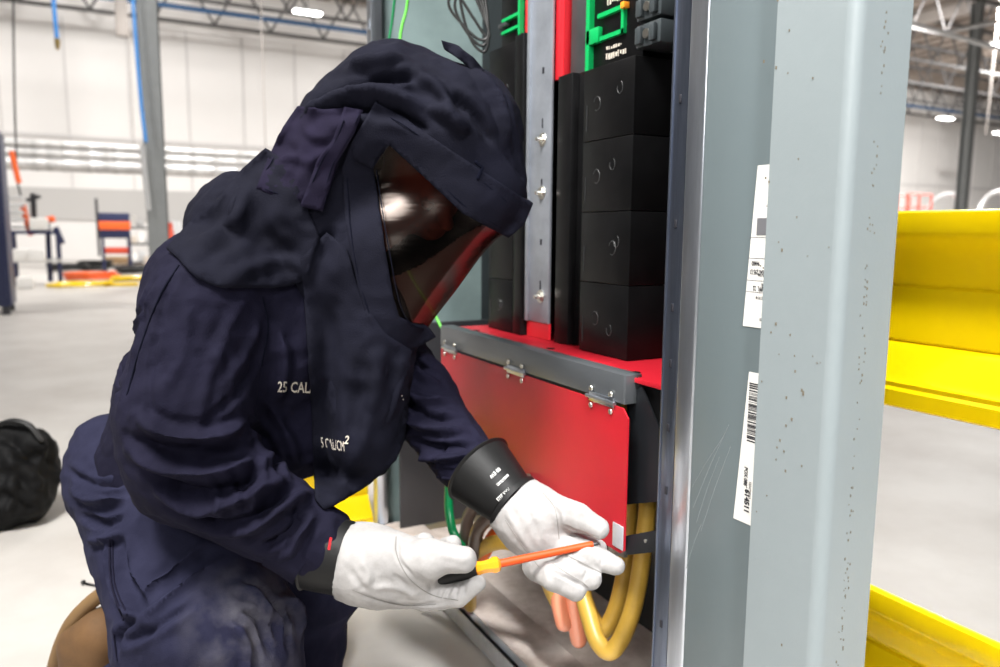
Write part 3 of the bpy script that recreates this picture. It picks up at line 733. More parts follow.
# ---- hood
hood = Vol()
C(hood, (392, 118, 1.43), .128, (448, 138, 1.41), .128, .04)
C(hood, (455, 205, 1.385), .092, (398, 292, 1.37), .082, .05)
C(hood, (435, 140, 1.41), .10, (482, 190, 1.39), .075, .04)
C(hood, (345, 150, 1.40), .105, (300, 225, 1.40), .10, .05)
C(hood, (300, 225, 1.40), .09, (245, 235, 1.40), .105, .05)
C(hood, (395, 250, 1.38), .10, (330, 270, 1.37), .085, .05)
C(hood, (375, 320, 1.36), .080, (365, 445, 1.32), .062, .04)
hv0, hf0 = hood.mesh(.0047); hbvh0 = bvh_of(hv0, hf0); hN = outward(hv0, hf0)
hfolds = [
 ([(330, 100), (360, 95), (395, 98), (425, 112)], .012, .010), ([(322, 118), (355, 112), (395, 116), (430, 135)], -.014, .009),
 ([(345, 72), (370, 66), (400, 62)], .010, .012), ([(360, 84), (385, 80), (410, 78)], -.012, .010),
 ([(425, 105), (455, 125), (480, 165)], .012, .012), ([(440, 90), (470, 112), (492, 150)], -.010, .010), ([(470, 70), (495, 105), (505, 150)], .008, .012),
 ([(300, 120), (330, 105), (350, 102)], .010, .010), ([(415, 75), (440, 95), (452, 120)], .007, .012),
 ([(460, 130), (475, 150), (478, 170)], -.012, .010), ([(490, 165), (510, 175), (522, 190)], .008, .009),
 ([(240, 190), (235, 225), (250, 255), (285, 275)], .012, .012), ([(255, 205), (262, 240), (300, 262)], -.009, .012),
 ([(330, 230), (318, 262), (312, 300)], -.008, .010),
 ([(385, 345), (382, 380), (372, 420)], .007, .010), ([(362, 350), (358, 400), (352, 440)], -.007, .010), ([(408, 345), (398, 380), (380, 440)], .008, .009)]
hfolds = [(p, a*2.1, w*.85) for p, a, w in hfolds]; hv = folds(hv0, hf0, hN, hfolds)
hN = outward(hv, hf0); hvc = crumple(crumple(hv, hN, .006, 9, 5), hN, .002, 24, 2)
# window: keep the front of the face smooth
WIN = [(386, 140), (432, 176), (472, 213), (503, 231), (560, 250), (520, 340), (428, 339), (395, 324), (386, 294), (373, 215), (366, 166)]
def inpoly(p, poly):
    x, y = p; c = False; j = len(poly)-1
    for i in range(len(poly)):
        if (poly[i][1] > y) != (poly[j][1] > y) and x < (poly[j][0]-poly[i][0])*(y-poly[i][1])/(poly[j][1]-poly[i][1])+poly[i][0]: c = not c
        j = i
    return c
def px_of(V):
    f_ = V-np.array([0, 0, 1.]); fw = f_[:, 0]*sin(YAW)+f_[:, 1]*cos(YAW); u = f_[:, 0]*cos(YAW)-f_[:, 1]*sin(YAW); h = f_[:, 2]
    F_ = fw*cos(PITCH)-h*sin(PITCH); U_ = fw*sin(PITCH)+h*cos(PITCH); u = u/F_; v = U_/F_
    return np.stack([500+FPX*(u*cos(ROLL)-v*sin(ROLL)), 333.5-FPX*(u*sin(ROLL)+v*cos(ROLL))], 1)
vn = np.array(list(fdir)); fc = np.array(list(D(445, 240, 1.38)))
pc = px_of(hv0); win_v = np.array([(((hv0[i]-fc)@vn > -.04) or (hN[i]@(hv0[i]-np.array([0, 0, 1.])) < 0)) and inpoly(pc[i], WIN) for i in range(len(hv0))])
near_win = np.array([((hv0[i]-fc)@vn > -.12) and min((pc[i][0]-440)**2/95**2+(pc[i][1]-245)**2/115**2, 9) < 1 for i in range(len(hv0))])
hvc[near_win] = hv0[near_win]
hvc2 = smooth_np(hvc, hf0, 2, .5)
fw_ = win_v[hf0].all(1)
def submesh(V, F):
    idx = np.unique(F); mp_ = -np.ones(len(V), int); mp_[idx] = np.arange(len(idx)); return V[idx], mp_[F]
hvv, hff = submesh(hvc2, hf0[~fw_])
hoodo = finish(np_mesh('hood', hvv, hff), 'hood', 'navy_hood', man, True); hoodo['label'] = 'navy arc-flash hood with dark window'
so = hoodo.modifiers.new('cloth', 'SOLIDIFY'); so.thickness = .003; so.offset = -1
vv, vf = submesh(smooth_np(hv0, hf0, 6, .5), hf0[fw_])
_e = np.sort(np.concatenate([vf[:, [k, (k+1) % 4]] for k in range(4)]), axis=1); _u, _n = np.unique(_e, axis=0, return_counts=True)
_b = np.zeros(len(vv), bool); _b[_u[_n == 1].ravel()] = True; v0_ = vv.copy()
for _ in range(45):      # a taut bent sheet
    v2_ = smooth_np(vv, vf, 1, .6); v2_[_b] = v0_[_b]; vv = v2_
vis = finish(np_mesh('visor', vv, vf), 'visor', 'visor', hoodo, True); vis['label'] = 'dark tinted curved face window'
all_b = bvh_of(np.concatenate([jv, hvc2]), np.concatenate([jf, hf0+len(jv)]))
hb = bvh_of(hvc2, hf0)
# hanging bib in front of the chest, and the cape over the shoulder
cape = conform('shoulder_cape', [(262, 152), (240, 172), (216, 203), (188, 226), (165, 252), (176, 262), (196, 283), (222, 292), (250, 292), (285, 290), (306, 283), (318, 240), (300, 200), (285, 165)], all_b, 'navy_hood', hoodo, .012, .006, 5,
    [([(250, 180), (240, 215), (210, 240), (185, 250)], .008, .012), ([(225, 285), (260, 268), (295, 262)], .008, .012), ([(200, 262), (225, 250), (250, 230)], -.006, .012), ([(270, 250), (285, 270), (300, 280)], -.006, .01)], wob=.006)
bib = conform('hood_bib', [(299, 262), (304, 300), (308, 350), (312, 400), (315, 450), (318, 500), (327, 512), (345, 503), (372, 486), (398, 462), (407, 440), (411, 395), (413, 352), (385, 335), (360, 300), (345, 250), (325, 235)], all_b, 'navy_hood', hoodo, .014, .005, 5,
    [([(372, 340), (376, 380), (368, 430), (350, 480)], .008, .012), ([(392, 360), (396, 400), (385, 445)], -.007, .010), ([(330, 300), (334, 370), (336, 430)], -.004, .014)], wob=.004)
brim = conform('brim_band', [(372, 104), (400, 118), (427, 137), (475, 168), (505, 187), (531, 204), (523, 224), (507, 238), (484, 226), (461, 214), (427, 183), (387, 147), (374, 160), (371, 171), (352, 162), (348, 146)], hb, 'navy_hood', hoodo, .013, .007, 4, zbias=.002, wob=.002)
strip = conform('window_frame', [(350, 138), (340, 170), (344, 226), (351, 262), (360, 300), (370, 330), (392, 348), (412, 352), (436, 338), (427, 327), (412, 325), (399, 318), (393, 300), (385, 258), (378, 213), (371, 170), (386, 146), (372, 124)], hb, 'navy_hood', hoodo, .010, .006, 4, wob=.002)
pocket = conform('pocket', [(294, 109), (318, 112), (345, 110), (358, 113), (350, 138), (335, 165), (328, 190), (320, 211), (300, 206), (275, 200), (254, 192), (266, 160), (280, 130)], hb, 'navy_patch', hoodo, .012, .006, 4,
    [([(300, 130), (312, 140), (330, 138)], .005, .007), ([(275, 165), (292, 160), (310, 168)], .005, .007), ([(285, 145), (295, 165), (290, 185)], -.004, .006)], wob=.005)
flap = conform('pocket_flap', [(341, 109), (360, 112), (351, 137), (334, 166), (327, 190), (321, 214), (298, 209), (306, 188), (315, 163), (330, 142)], hb, 'navy_patch', hoodo, .021, .005, 4, wob=.002)
tab = conform('velcro_tab', [(437, 41), (452, 45), (470, 58), (480, 70), (472, 74), (458, 62), (440, 50)], hb, 'navy_hood', hoodo, .010, .006, 3)
bm = B(); bb = bvh_of(np.array([list(v.co) for v in brim.data.vertices])+V3(world_loc(hoodo)), np.zeros((0, 3), int)) if False else hb
for ln in ([(372, 112), (400, 126), (430, 147), (475, 178), (518, 212)], [(389, 140), (430, 176), (464, 207), (500, 228)]): seam(bm, ln, hb, .0010, .0145)
for ln in ([(374, 172), (382, 220), (390, 262), (398, 300), (408, 322), (426, 332)], [(345, 180), (349, 230), (358, 280), (372, 325)]): seam(bm, ln, hb, .0010, .0115)
for ln in ([(298, 113), (285, 134), (271, 162), (259, 189), (296, 202)], ): seam(bm, ln, hb, .0010, .0135)
for ln in ([(356, 117), (347, 138), (331, 166), (319, 208)], [(344, 114), (333, 143), (319, 165), (303, 204)]): seam(bm, ln, hb, .0010, .0215)
seam(bm, [(362, 96), (395, 68), (432, 90), (455, 120), (468, 148)], hb, .0016, .001); seam(bm, [(330, 92), (362, 96)], hb, .0012, .001)
mk('stitching', bm, 'stitch', hoodo)
bm = B(); P_ = [hit(hb, x, y)[0] for x, y in ((474, 163), (480, 168), (476, 178))]
tube(bm, [p-ray(476, 170)*.016 for p in P_], .0035, 8, round_end=True); mk('loop', bm, 'stitch', hoodo)
# lettering on chest and bib
lay_text('lettering', '25 CAL/', (278, 395), (1, .02), (.05, -1), 15, jbvh, 'print', jacket, .002, .68, .012)
bobs = bvh_of(np.array([list(v.co+Vector(world_loc(bib))) for v in bib.data.vertices]), np.array([[v for v in p.vertices][:3] for p in bib.data.polygons]))
lay_text('lettering', '5 CAL/CM', (323, 450), (1, .16), (-.10, -1), 15, bobs, 'print', bib, .003, .36, .0)
lay_text('lettering', '2', (345, 446), (1, .02), (.25, -1), 12, bobs, 'print', bib, .002, .8, .015)
for i in range(5):
    h = hit(bobs, 400+i*1.4, 390+i*3.6)[0]
    if h: bm = B(); bmesh.ops.create_uvsphere(bm, u_segments=8, v_segments=6, radius=.0011, matrix=Matrix.Translation(h-ray(400, 400)*.001)); mk('stitch_dot', bm, 'print', bib)

# ---- boot of the near leg, heel up
bo = Vol()
C(bo, (110, 640, 1.49), .058, (104, 700, 1.50), .056, .03); C(bo, (88, 650, 1.50), .050, (98, 730, 1.52), .048, .03); C(bo, (98, 735, 1.52), .045, (120, 775, 1.46), .040, .03)
bo_v, bo_f = bo.mesh(.005); boot = finish(np_mesh('boot', bo_v, bo_f), 'boot', 'boot', man, True); boot['label'] = 'tan suede work boot, heel raised'
bm = B(); tube(bm, spline([D(108, 598, 1.50), D(93, 610, 1.50), D(76, 630, 1.50), D(64, 658, 1.51), D(58, 690, 1.52), D(66, 730, 1.53)], 6), .016, 10, round_end=True)
mk('boot_sole', bm, 'boot_sole', boot)
fb = Vol(); C(fb, (305, 765, 1.47), .050, (345, 790, 1.40), .042, .03); C(fb, (300, 765, 1.49), .045, (305, 740, 1.48), .05, .03)
a_, b_ = fb.mesh(.006); a_[:, 2] += max(0, .004-a_[:, 2].min()); o_ = finish(np_mesh('boot', a_, b_), 'boot', 'boot', man, True)

# ---- gloves
def hand_mesh(vol, vox, fl, seed, lab, cut):
    c0, c1 = V3(cut[0]), V3(cut[1]); cn = (c0-c1)/np.linalg.norm(c0-c1)
    v, f = vol.mesh(vox, lambda X, d: np.maximum(d, (X-c0)@cn)); N = outward(v, f); v = folds(v, f, N, fl); N = outward(v, f); v = crumple(crumple(v, N, .0012, 20, seed), N, .0004, 60, seed); v = smooth_np(v, f, 1, .4)
    o = finish(np_mesh('glove', v, f), 'glove', 'leather', man, True); o['label'] = lab; return o, bvh_of(v, f)
g = Vol()          # near hand, palm up, thumb over the screwdriver handle
C(g, (335, 560, 1.165), .0585, (372, 567, 1.155), .060, .03)
C(g, (372, 566, 1.155), .056, (412, 572, 1.15), .050, .03)
C(g, (385, 590, 1.16), .030, (440, 592, 1.15), .026, .02)
C(g, (392, 556, 1.14), .032, (432, 562, 1.115), .030, .02)            # thumb
C(g, (432, 557, 1.118), .026, (467, 560, 1.108), .0205, .010)
C(g, (430, 598, 1.145), .021, (462, 596, 1.135), .0185, .010)          # index finger under the handle
C(g, (462, 596, 1.135), .0185, (482, 583, 1.135), .0130, .006)
C(g, (400, 560, 1.19), .030, (424, 548, 1.215), .019, .012)           # curled finger tips behind
C(g, (424, 548, 1.215), .018, (428, 543, 1.19), .016, .008)
C(g, (430, 565, 1.20), .024, (450, 549, 1.20), .018, .008)
C(g, (450, 549, 1.20), .017, (456, 544, 1.17), .0145, .006)
C(g, (440, 580, 1.19), .020, (466, 562, 1.185), .016, .008)
gf = [([(400, 535), (402, 560), (418, 580)], -.003, .0035), ([(455, 588), (450, 598)], -.003, .003), ([(462, 586), (459, 598)], -.003, .003), ([(469, 584), (467, 596)], -.0025, .003), ([(447, 588), (442, 600)], -.003, .003),
      ([(432, 581), (436, 592)], -.003, .003), ([(360, 596), (390, 604), (425, 606), (460, 602)], -.003, .004), ([(375, 590), (400, 590), (425, 600)], .003, .006),
      ([(362, 560), (372, 575), (370, 590)], .003, .006), ([(352, 570), (362, 585), (372, 595)], -.003, .005), ([(395, 575), (412, 588)], -.002, .004), ([(440, 556), (458, 558), (472, 562)], .0015, .005)]
gl1, gb1 = hand_mesh(g, .0028, gf, 2, 'white leather glove palm up, holding the screwdriver handle', (D(349, 560, 1.163), D(380, 566, 1.158)))
c1 = ringed('glove_cuff', D(352, 561, 1.163), D(318, 552, 1.172), .0585, .062, .004, 'rubber', gl1, wav=.015, lab='black rubber cuff', lip=.003)
bm = B(); tube(bm, [D(334, 540, 1.10), D(332, 552, 1.098)], .0022, 6); mk('red_mark', bm, 'red_strip', c1)
g = Vol()          # far hand, fingers closing on the work
C(g, (500, 490, 1.262), .050, (535, 520, 1.24), .056, .03)
C(g, (535, 520, 1.24), .054, (562, 546, 1.225), .046, .03)
C(g, (550, 510, 1.22), .032, (580, 516, 1.19), .0235, .012)              # thumb above the shaft
C(g, (580, 516, 1.19), .0230, (601, 527, 1.175), .0180, .006)
C(g, (570, 545, 1.205), .028, (590, 553, 1.172), .0225, .008)            # three fingers stacked below
C(g, (590, 553, 1.172), .0220, (619, 564, 1.160), .0150, .004)
C(g, (556, 558, 1.205), .026, (576, 567, 1.160), .0225, .005)
C(g, (576, 567, 1.160), .0220, (594, 577, 1.152), .0185, .003)
C(g, (541, 565, 1.21), .026, (558, 577, 1.152), .0225, .005)
C(g, (558, 577, 1.152), .0220, (579, 589, 1.145), .0175, .003)
C(g, (560, 540, 1.25), .022, (600, 548, 1.22), .018, .01)
gf = [([(545, 495), (560, 512), (562, 530)], -.0025, .004), ([(550, 568), (570, 577), (590, 588)], -.006, .0028), ([(565, 554), (585, 563), (606, 574)], -.006, .0028), ([(505, 505), (520, 530), (540, 560)], .002, .006), ([(565, 525), (585, 532), (600, 540)], -.002, .003), ([(556, 505), (575, 508), (592, 514)], .002, .005),
      ([(600, 545), (606, 556), (604, 565)], -.002, .003), ([(582, 560), (590, 570), (586, 580)], -.002, .003), ([(520, 500), (535, 520), (545, 545)], -.002, .005)]
gl2, gb2 = hand_mesh(g, .0028, gf, 6, 'white leather glove closing over the link bar', (D(512, 500, 1.252), D(530, 516, 1.242)))
c2 = ringed('glove_cuff', D(515, 502, 1.25), D(482, 471, 1.30), .0475, .066, .0035, 'rubber', gl2, lab='black rubber cuff with white printing', lip=.004)
ringed('cuff_rim', D(518, 504, 1.248), D(514.5, 501, 1.252), .0535, .0540, .004, 'rubber', c2)
cb = bvh_of(np.array([list(v.co+Vector(world_loc(c2))) for v in c2.data.vertices]), np.array([list(p.vertices)[:4] for p in c2.data.polygons]))
for s_, og, sz, sq, bo_ in (('MAR 2023', (510.5, 487), 6.4, .62, .0), ('0005076202', (509.5, 473.5), 4.0, .78, .0), ('00 EW', (500.5, 467), 5.5, .85, .0)):
    lay_text('lettering', s_, og, (-.72, .70), (.70, .72), sz, cb, 'print_white', c2, .002, sq, bo_)
bm = B(); seam(bm, [(399, 538), (399, 552), (405, 568), (416, 583), (436, 596), (462, 601)], gb1, .0007); seam(bm, [(356, 592), (380, 601), (410, 607), (440, 605)], gb1, .0006); mk('seam_and_gap_shade', bm, 'seam_and_gap_shade', gl1)
bm = B(); seam(bm, [(545, 492), (556, 505), (560, 520), (562, 538)], gb2, .0006); seam(bm, [(508, 520), (525, 545), (542, 566)], gb2, .0006); seam(bm, [(556, 563), (570, 572), (586, 581), (592, 586)], gb2, .0009, -.0003); seam(bm, [(568, 553), (584, 561), (602, 570), (608, 574)], gb2, .0009, -.0003); seam(bm, [(572, 529), (590, 534), (604, 537)], gb2, .0007); mk('seam_and_gap_shade', bm, 'seam_and_gap_shade', gl2)  # seams, plus dark lines painting the shade between the fingers
# ---- screwdriver
dv0, dv1 = D(425, 581, 1.14), D(596, 543, 1.165)
dr = empty('screwdriver', 'insulated screwdriver with orange shaft and amber collar held in the right glove', 'screwdriver', dv0)
T_ = (dv1-dv0)
def along(t): return dv0+T_*t
bm = B(); tube(bm, [along(t) for t in (-.08, -.06, .02, .1, .2, .28, .315)], [.008, .013, .0155, .0145, .0145, .0150, .013], 20); mk('handle', bm, 'rubber', dr, label='black grip')
bm = B(); tube(bm, [along(t) for t in (.315, .32, .345, .375, .40, .415, .425, .445, .455, .46)], [.0115, .0125, .0105, .0105, .0115, .0135, .0135, .0125, .009, .006], 8); mk('collar', bm, 'amber', dr, label='translucent amber collar')
bm = B(); tube(bm, [along(t) for t in (.44, .5, .7, .96, .985, 1.0)], [.0064, .0066, .0060, .0058, .0058, .0048], 18); mk('shaft', bm, 'shaft_orange', dr, label='orange insulated shaft')
bm = B(); tube(bm, [along(t) for t in (1.0, 1.015, 1.03)], [.003, .003, .002], 10); mk('tip', bm, 'steel_dark', dr)

# ------------------------------------------------------------ the hall behind
def along_x(bm, y, z, r, x0=-12, x1=58, n=6): tube(bm, [(x0, y, z), (x1, y, z)], r, n)
for i, y in enumerate((8.6, 11.5, 14.4, 17.3, 20.2, 23.1, 26.0, 28.9)):
    t = empty('roof_joist', 'dark open-web steel roof joist spanning under the ceiling deck', 'roof joist', (20, y, 8.0), 'roof joists under the deck')
    bm = B(); box(bm, -12, 58, y-.06, y+.06, 8.0, 8.10); mk('bottom_chord', bm, 'joist', t)
    bm = B(); box(bm, -12, 58, y-.06, y+.06, 9.63, 9.74); mk('top_chord', bm, 'joist', t)
    bm = B(); x = -12.; k = 0
    while x < 57.5:
        tube(bm, [(x, y, 8.08 if k % 2 else 9.66), (x+.95, y, 9.66 if k % 2 else 8.08)], .04, 5); x += .95; k += 1
    mk('web', bm, 'joist', t)
for i, x in enumerate((-4.5, 3.6, 12, 20.5, 29)):
    bm = B(); box(bm, x-.1, x+.1, 7, 29.9, 9.2, 9.6); mk('roof_girder', bm, 'joist_pale', label='brownish steel girder crossing over the joists', cat='girder', group='roof girders', origin=(x, 7, 9.2))
bm = B(); along_x(bm, 28.0, 8.28, .085, n=10); mk('sprinkler_main', bm, 'blue_beam', label='long blue pipe running along the foot of the roof joists', cat='pipe', origin=(0, 28.0, 8.28))
bm = B(); along_x(bm, 24.6, 8.5, .05, n=8); mk('sprinkler_main', bm, 'steel_pale', label='thin pale pipe strung between the roof joists', cat='pipe', origin=(0, 24.6, 8.5))
# lamps
def high_bay(p, s, label):
    t = empty('high_bay_light', label, 'ceiling light', p)
    x, y, z = p
    bm = B(); box(bm, x-.5*s, x+.5*s, y-.19*s, y+.19*s, z, z+.1, .03); mk('lamp_body', bm, 'lamp_body', t)
    bm = B(); box(bm, x-.47*s, x+.47*s, y-.16*s, y+.16*s, z-.03, z, .01); mk('diffuser', bm, 'lamp_glow', t)
    bm = B(); tube(bm, [(x, y, z+.1), (x, y, 9.7)], .012, 6); mk('suspension_rod', bm, 'joist', t)
high_bay(D(303, 15, 24), .85, 'bright oblong ceiling light above the hood, left of the cabinet')
high_bay(D(942, 112, 40), 1.0, 'small ceiling light left of the right-hand column')
high_bay(D(997, 40, 27), .9, 'largest ceiling light in the right corner, above the column top')
high_bay(D(998, 126, 42), 1.0, 'small ceiling light low at the right edge')
# columns
def column(x, y, h, w, label):
    t = empty('steel_column', label, 'column', (x, y, 0))
    bm = B(); box(bm, x-w/2, x+w/2, y-w/2, y-w/2+.025, 0, h); box(bm, x-w/2, x+w/2, y+w/2-.025, y+w/2, 0, h); box(bm, x-.012, x+.012, y-w/2+.02, y+w/2-.02, 0, h); 
    box(bm, x+w/2-.02, x+w/2, y-w/2, y+w/2, 0, h)
    mk('shaft', bm, 'column_grey', t)
    bm = B(); box(bm, x-w*.7, x+w*.7, y-w*.7, y+w*.7, 0, .03); mk('base_plate', bm, 'column_grey', t)
c_ = D(148, 100, 14); column(c_.x, c_.y, 9.2, .33, 'grey steel column left of the worker, a blue hose running down it')
c_ = D(965, 120, 24); column(c_.x, c_.y, 8.0, .27, 'slender grey steel column on the far right behind the guard rail')
bm = B(); tube(bm, spline([D(127, -8, 13.6), D(132, 50, 13.6), D(138, 110, 13.6), D(143, 146, 13.6)], 5), .03, 8, round_end=True); mk('air_hose', bm, 'hose_blue', label='blue air hose down the side of the left column', cat='hose', origin=D(143, 146, 13.6))
t = empty('hanging_hose', 'blue hose with a brass end hanging free at the top left', 'hose', D(53, 48, 11))
bm = B(); tube(bm, spline([D(47, -12, 11), D(50, 20, 11), D(53, 46, 11)], 5), .028, 8); mk('hose', bm, 'hose_blue', t)
bm = B(); tube(bm, [D(53, 45, 11), D(53.3, 50, 11), D(53.6, 56, 11)], [.035, .035, .018], 8); mk('fitting', bm, 'brass', t)
bm = B(); tube(bm, [D(140, 150, 13.7), D(142, 175, 13.7), D(147, 215, 13.7)], .045, 8); mk('conduit', bm, 'steel_pale', label='pale conduit below the blue hose on the left column', cat='conduit', origin=D(140, 150, 13.7))
bm = B(); c_ = D(118, 42, 21); box(bm, c_.x-.14, c_.x+.14, c_.y-.14, c_.y+.14, c_.z, 9.2, .01); mk('roof_strut', bm, 'joist_pale', label='short brownish steel strut hanging from the roof beside the left column', cat='strut', origin=(c_.x, c_.y, 9.2))
# ducts along the back wall
for z, r, lb in ((3.08, .10, 'topmost and thinnest of the three long silver ducts'), (2.86, .12, 'middle one of the three long silver ducts'), (2.60, .165, 'lowest and thickest of the three long silver ducts')):
    t = empty('air_duct', lb+' on the left', 'duct', (2, 22, z))
    bm = B(); P_ = []; R_ = []; x = -8.
    while x < 12: P_ += [(x, 22, z), (x+.5, 22, z), (x+.52, 22, z), (x+.56, 22, z)]; R_ += [r, r, r*1.05, r*1.05]; x += .58
    tube(bm, P_, R_, 14); mk('pipe', bm, 'duct', t)
    for x in (-2.2, 1.1, 4.4):
        bm = B(); tube(bm, [(x, 22+r*1.05+.012, z), (x, 22+r*1.05+.012, 9.7)], .008, 5); mk('hanger', bm, 'joist_pale', t)
# duffel bag
bg_ = Vol()
C(bg_, (-60, 492, 2.52), .150, (14, 482, 2.55), .140, .06); C(bg_, (-40, 516, 2.45), .115, (22, 506, 2.5), .095, .05)
C(bg_, (8, 455, 2.55), .078, (32, 462, 2.55), .080, .05); C(bg_, (38, 470, 2.55), .055, (60, 482, 2.58), .016, .03); C(bg_, (14, 440, 2.55), .045, (34, 446, 2.55), .035, .03)
v, f = bg_.mesh(.011); N = outward(v, f)
v = folds(v, f, N, [([(0, 440), (20, 455), (45, 470)], -.02, .02), ([(5, 470), (30, 480), (45, 500)], .02, .02), ([(0, 500), (20, 510), (38, 520)], -.02, .02), ([(20, 430), (35, 440), (50, 462)], .015, .015), ([(10, 455), (14, 490), (10, 530)], .015, .015)])
N = outward(v, f); v = crumple(v, N, .018, 7, 3); v[:, 2] = np.maximum(v[:, 2], .004)
bag = empty('duffel_bag', 'crumpled black duffel bag on the floor at the left edge', 'bag', (G(-20, 548).x, G(-20, 548).y, 0))
finish(np_mesh('bag_body', v, f), 'bag_body', 'bag_black', bag, True)
bb_ = bvh_of(v, f)
bm = B()
for ln in ([(0, 428), (14, 424), (30, 428), (42, 442)], ): 
    P_ = [D(x, y+4, 2.5) for x, y in ln]; tube(bm, spline(P_, 6), .010, 6, round_end=True)
mk('handle', bm, 'black_cable', bag)
# pin on the floor
p0 = G(87, 589, .006); t = empty('cable_tie', 'thin black cable tie on the floor behind the boot', 'cable tie', (p0.x, p0.y, 0))
bm = B(); tube(bm, [p0, G(102, 592, .004), G(122, 596, .004)], .0035, 6); mk('strap', bm, 'black_cable', t)
bm = B(); bmesh.ops.create_uvsphere(bm, u_segments=10, v_segments=8, radius=.007, matrix=Matrix.Translation((p0.x, p0.y, .008))); mk('head', bm, 'black_cable', t)
# blue tool cabinet, left edge
c_ = G(12, 322); x, y = c_.x, c_.y
t = empty('tool_cabinet', 'tall dark blue steel cabinet cut by the left edge of the picture', 'cabinet', (x-.5, y+.3, 0))
bm = B(); box(bm, x-1.1, x, y, y+.7, .1, 2.15, .01); mk('body', bm, 'machine_blue', t)
bm = B(); box(bm, x-.52, x-.03, y-.02, y, .2, 2.1, .005); dr_ = mk('door', bm, 'machine_blue', t)
bm = B(); box(bm, x-.49, x-.46, y-.04, y-.02, 1.0, 1.2); mk('handle', bm, 'steel_pale', dr_)
for dx in (-1.05, -.1):
    for dy in (.02, .6): bm = B(); box(bm, x+dx, x+dx+.08, y+dy, y+dy+.08, 0, .1); mk('foot', bm, 'steel_dark', t)
# pipe bench with orange arm
c_ = G(36, 292); X0, Y0 = c_.x, c_.y
def rel(px, py, d=14.2): return D(px, py, d)
t = empty('pipe_bending_bench', 'dark blue pipe bending bench with orange arm and pale trays at the left', 'workbench', (X0, Y0, 0))
for dx in (-.33, .38):
    for dy in (0, .5): bm = B(); box(bm, X0+dx-.03, X0+dx+.03, Y0+dy-.03, Y0+dy+.03, 0, .95); mk('leg', bm, 'machine_blue', t)
bm = B(); box(bm, X0-.4, X0+.42, Y0-.04, Y0+.55, .42, .47); mk('lower_shelf', bm, 'steel_pale', t)
bm = B(); box(bm, X0-.4, X0+.42, Y0-.04, Y0+.55, .93, .99); mk('table_top', bm, 'machine_blue', t)
bm = B()
for k in range(5): box(bm, X0-.34, X0-.12, Y0-.02, Y0+.3, 1.02+k*.13, 1.08+k*.13, .01)
mk('tray_stack', bm, 'steel_pale', t)
bm = B(); tube(bm, [rel(21, 212), rel(25, 228), rel(30, 242)], .05, 8); tube(bm, [rel(30, 233), rel(42, 228), rel(52, 225)], .06, 8); mk('arm', bm, 'orange_paint', t)
bm = B(); tube(bm, [rel(31, 200), rel(33, 236)], .05, 8); tube(bm, [rel(25, 207), rel(38, 203)], .035, 8); mk('press_head', bm, 'steel_dark', t)
bm = B(); tube(bm, [rel(46, 230), rel(48, 262), rel(50, 288)], .045, 8); tube(bm, [rel(54, 234), rel(61, 250)], .055, 8); mk('support', bm, 'machine_blue', t)
bm = B(); box(bm, X0-.05, X0+.25, Y0-.02, Y0+.3, .99, 1.22, .03); mk('motor', bm, 'white_sheet', t)
for k, (px, py) in enumerate(((22, 262), (38, 262), (24, 280))):
    c_ = G(px, 296); bm = B(); z_ = .02+.0 if py > 270 else .5
    box(bm, c_.x-.12, c_.x+.12, c_.y+.05, c_.y+.3, (0 if py > 270 else .47), (.2 if py > 270 else .68), .02); mk('bin', bm, 'white_sheet', t) 
bm = B(); tube(bm, spline([D(9, 158, 13.6), D(13, 175, 13.6), D(17, 190, 13.6)], 5), .05, 6); mk('warning_ribbon', bm, 'orange_paint', label='orange ribbon hanging high over the pipe bench', cat='ribbon', origin=D(9, 158, 14))
bm = B(); tube(bm, spline([D(8, -10, 14), D(11, 100, 14), D(15, 182, 14), D(17, 195, 14), D(19, 204, 14)], 5), .018, 6); mk('pendant_cord', bm, 'black_cable', label='dark cord hanging behind the orange ribbon', cat='cord', origin=D(19, 204, 14))
# navy welding cart with an orange stripe
c_ = D(116, 250, 18.3); X0, Y0 = c_.x, c_.y
t = empty('welding_machine', 'navy machine with a broad orange stripe on legs, far left of the column', 'machine', (X0, Y0, 0))
bm = B(); box(bm, X0-.36, X0+.3, Y0, Y0+.6, .82, 1.42, .02); bd_ = mk('body', bm, 'machine_blue', t)
bm = B(); box(bm, X0-.365, X0+.305, Y0-.006, Y0+.6, 1.02, 1.22, .004); mk('stripe', bm, 'orange_paint', t)
for dx in (-.33, .24):
    for dy in (.03, .5): bm = B(); box(bm, X0+dx, X0+dx+.06, Y0+dy, Y0+dy+.06, 0, .82); mk('leg', bm, 'machine_blue', t)
bm = B(); box(bm, X0-.3, X0+.25, Y0+.05, Y0+.5, .45, .60, .02); mk('red_tray', bm, 'red_orange', t)
bm = B(); box(bm, X0-.42, X0-.36, Y0, Y0+.06, .4, 1.75); mk('mast', bm, 'steel_dark', t)
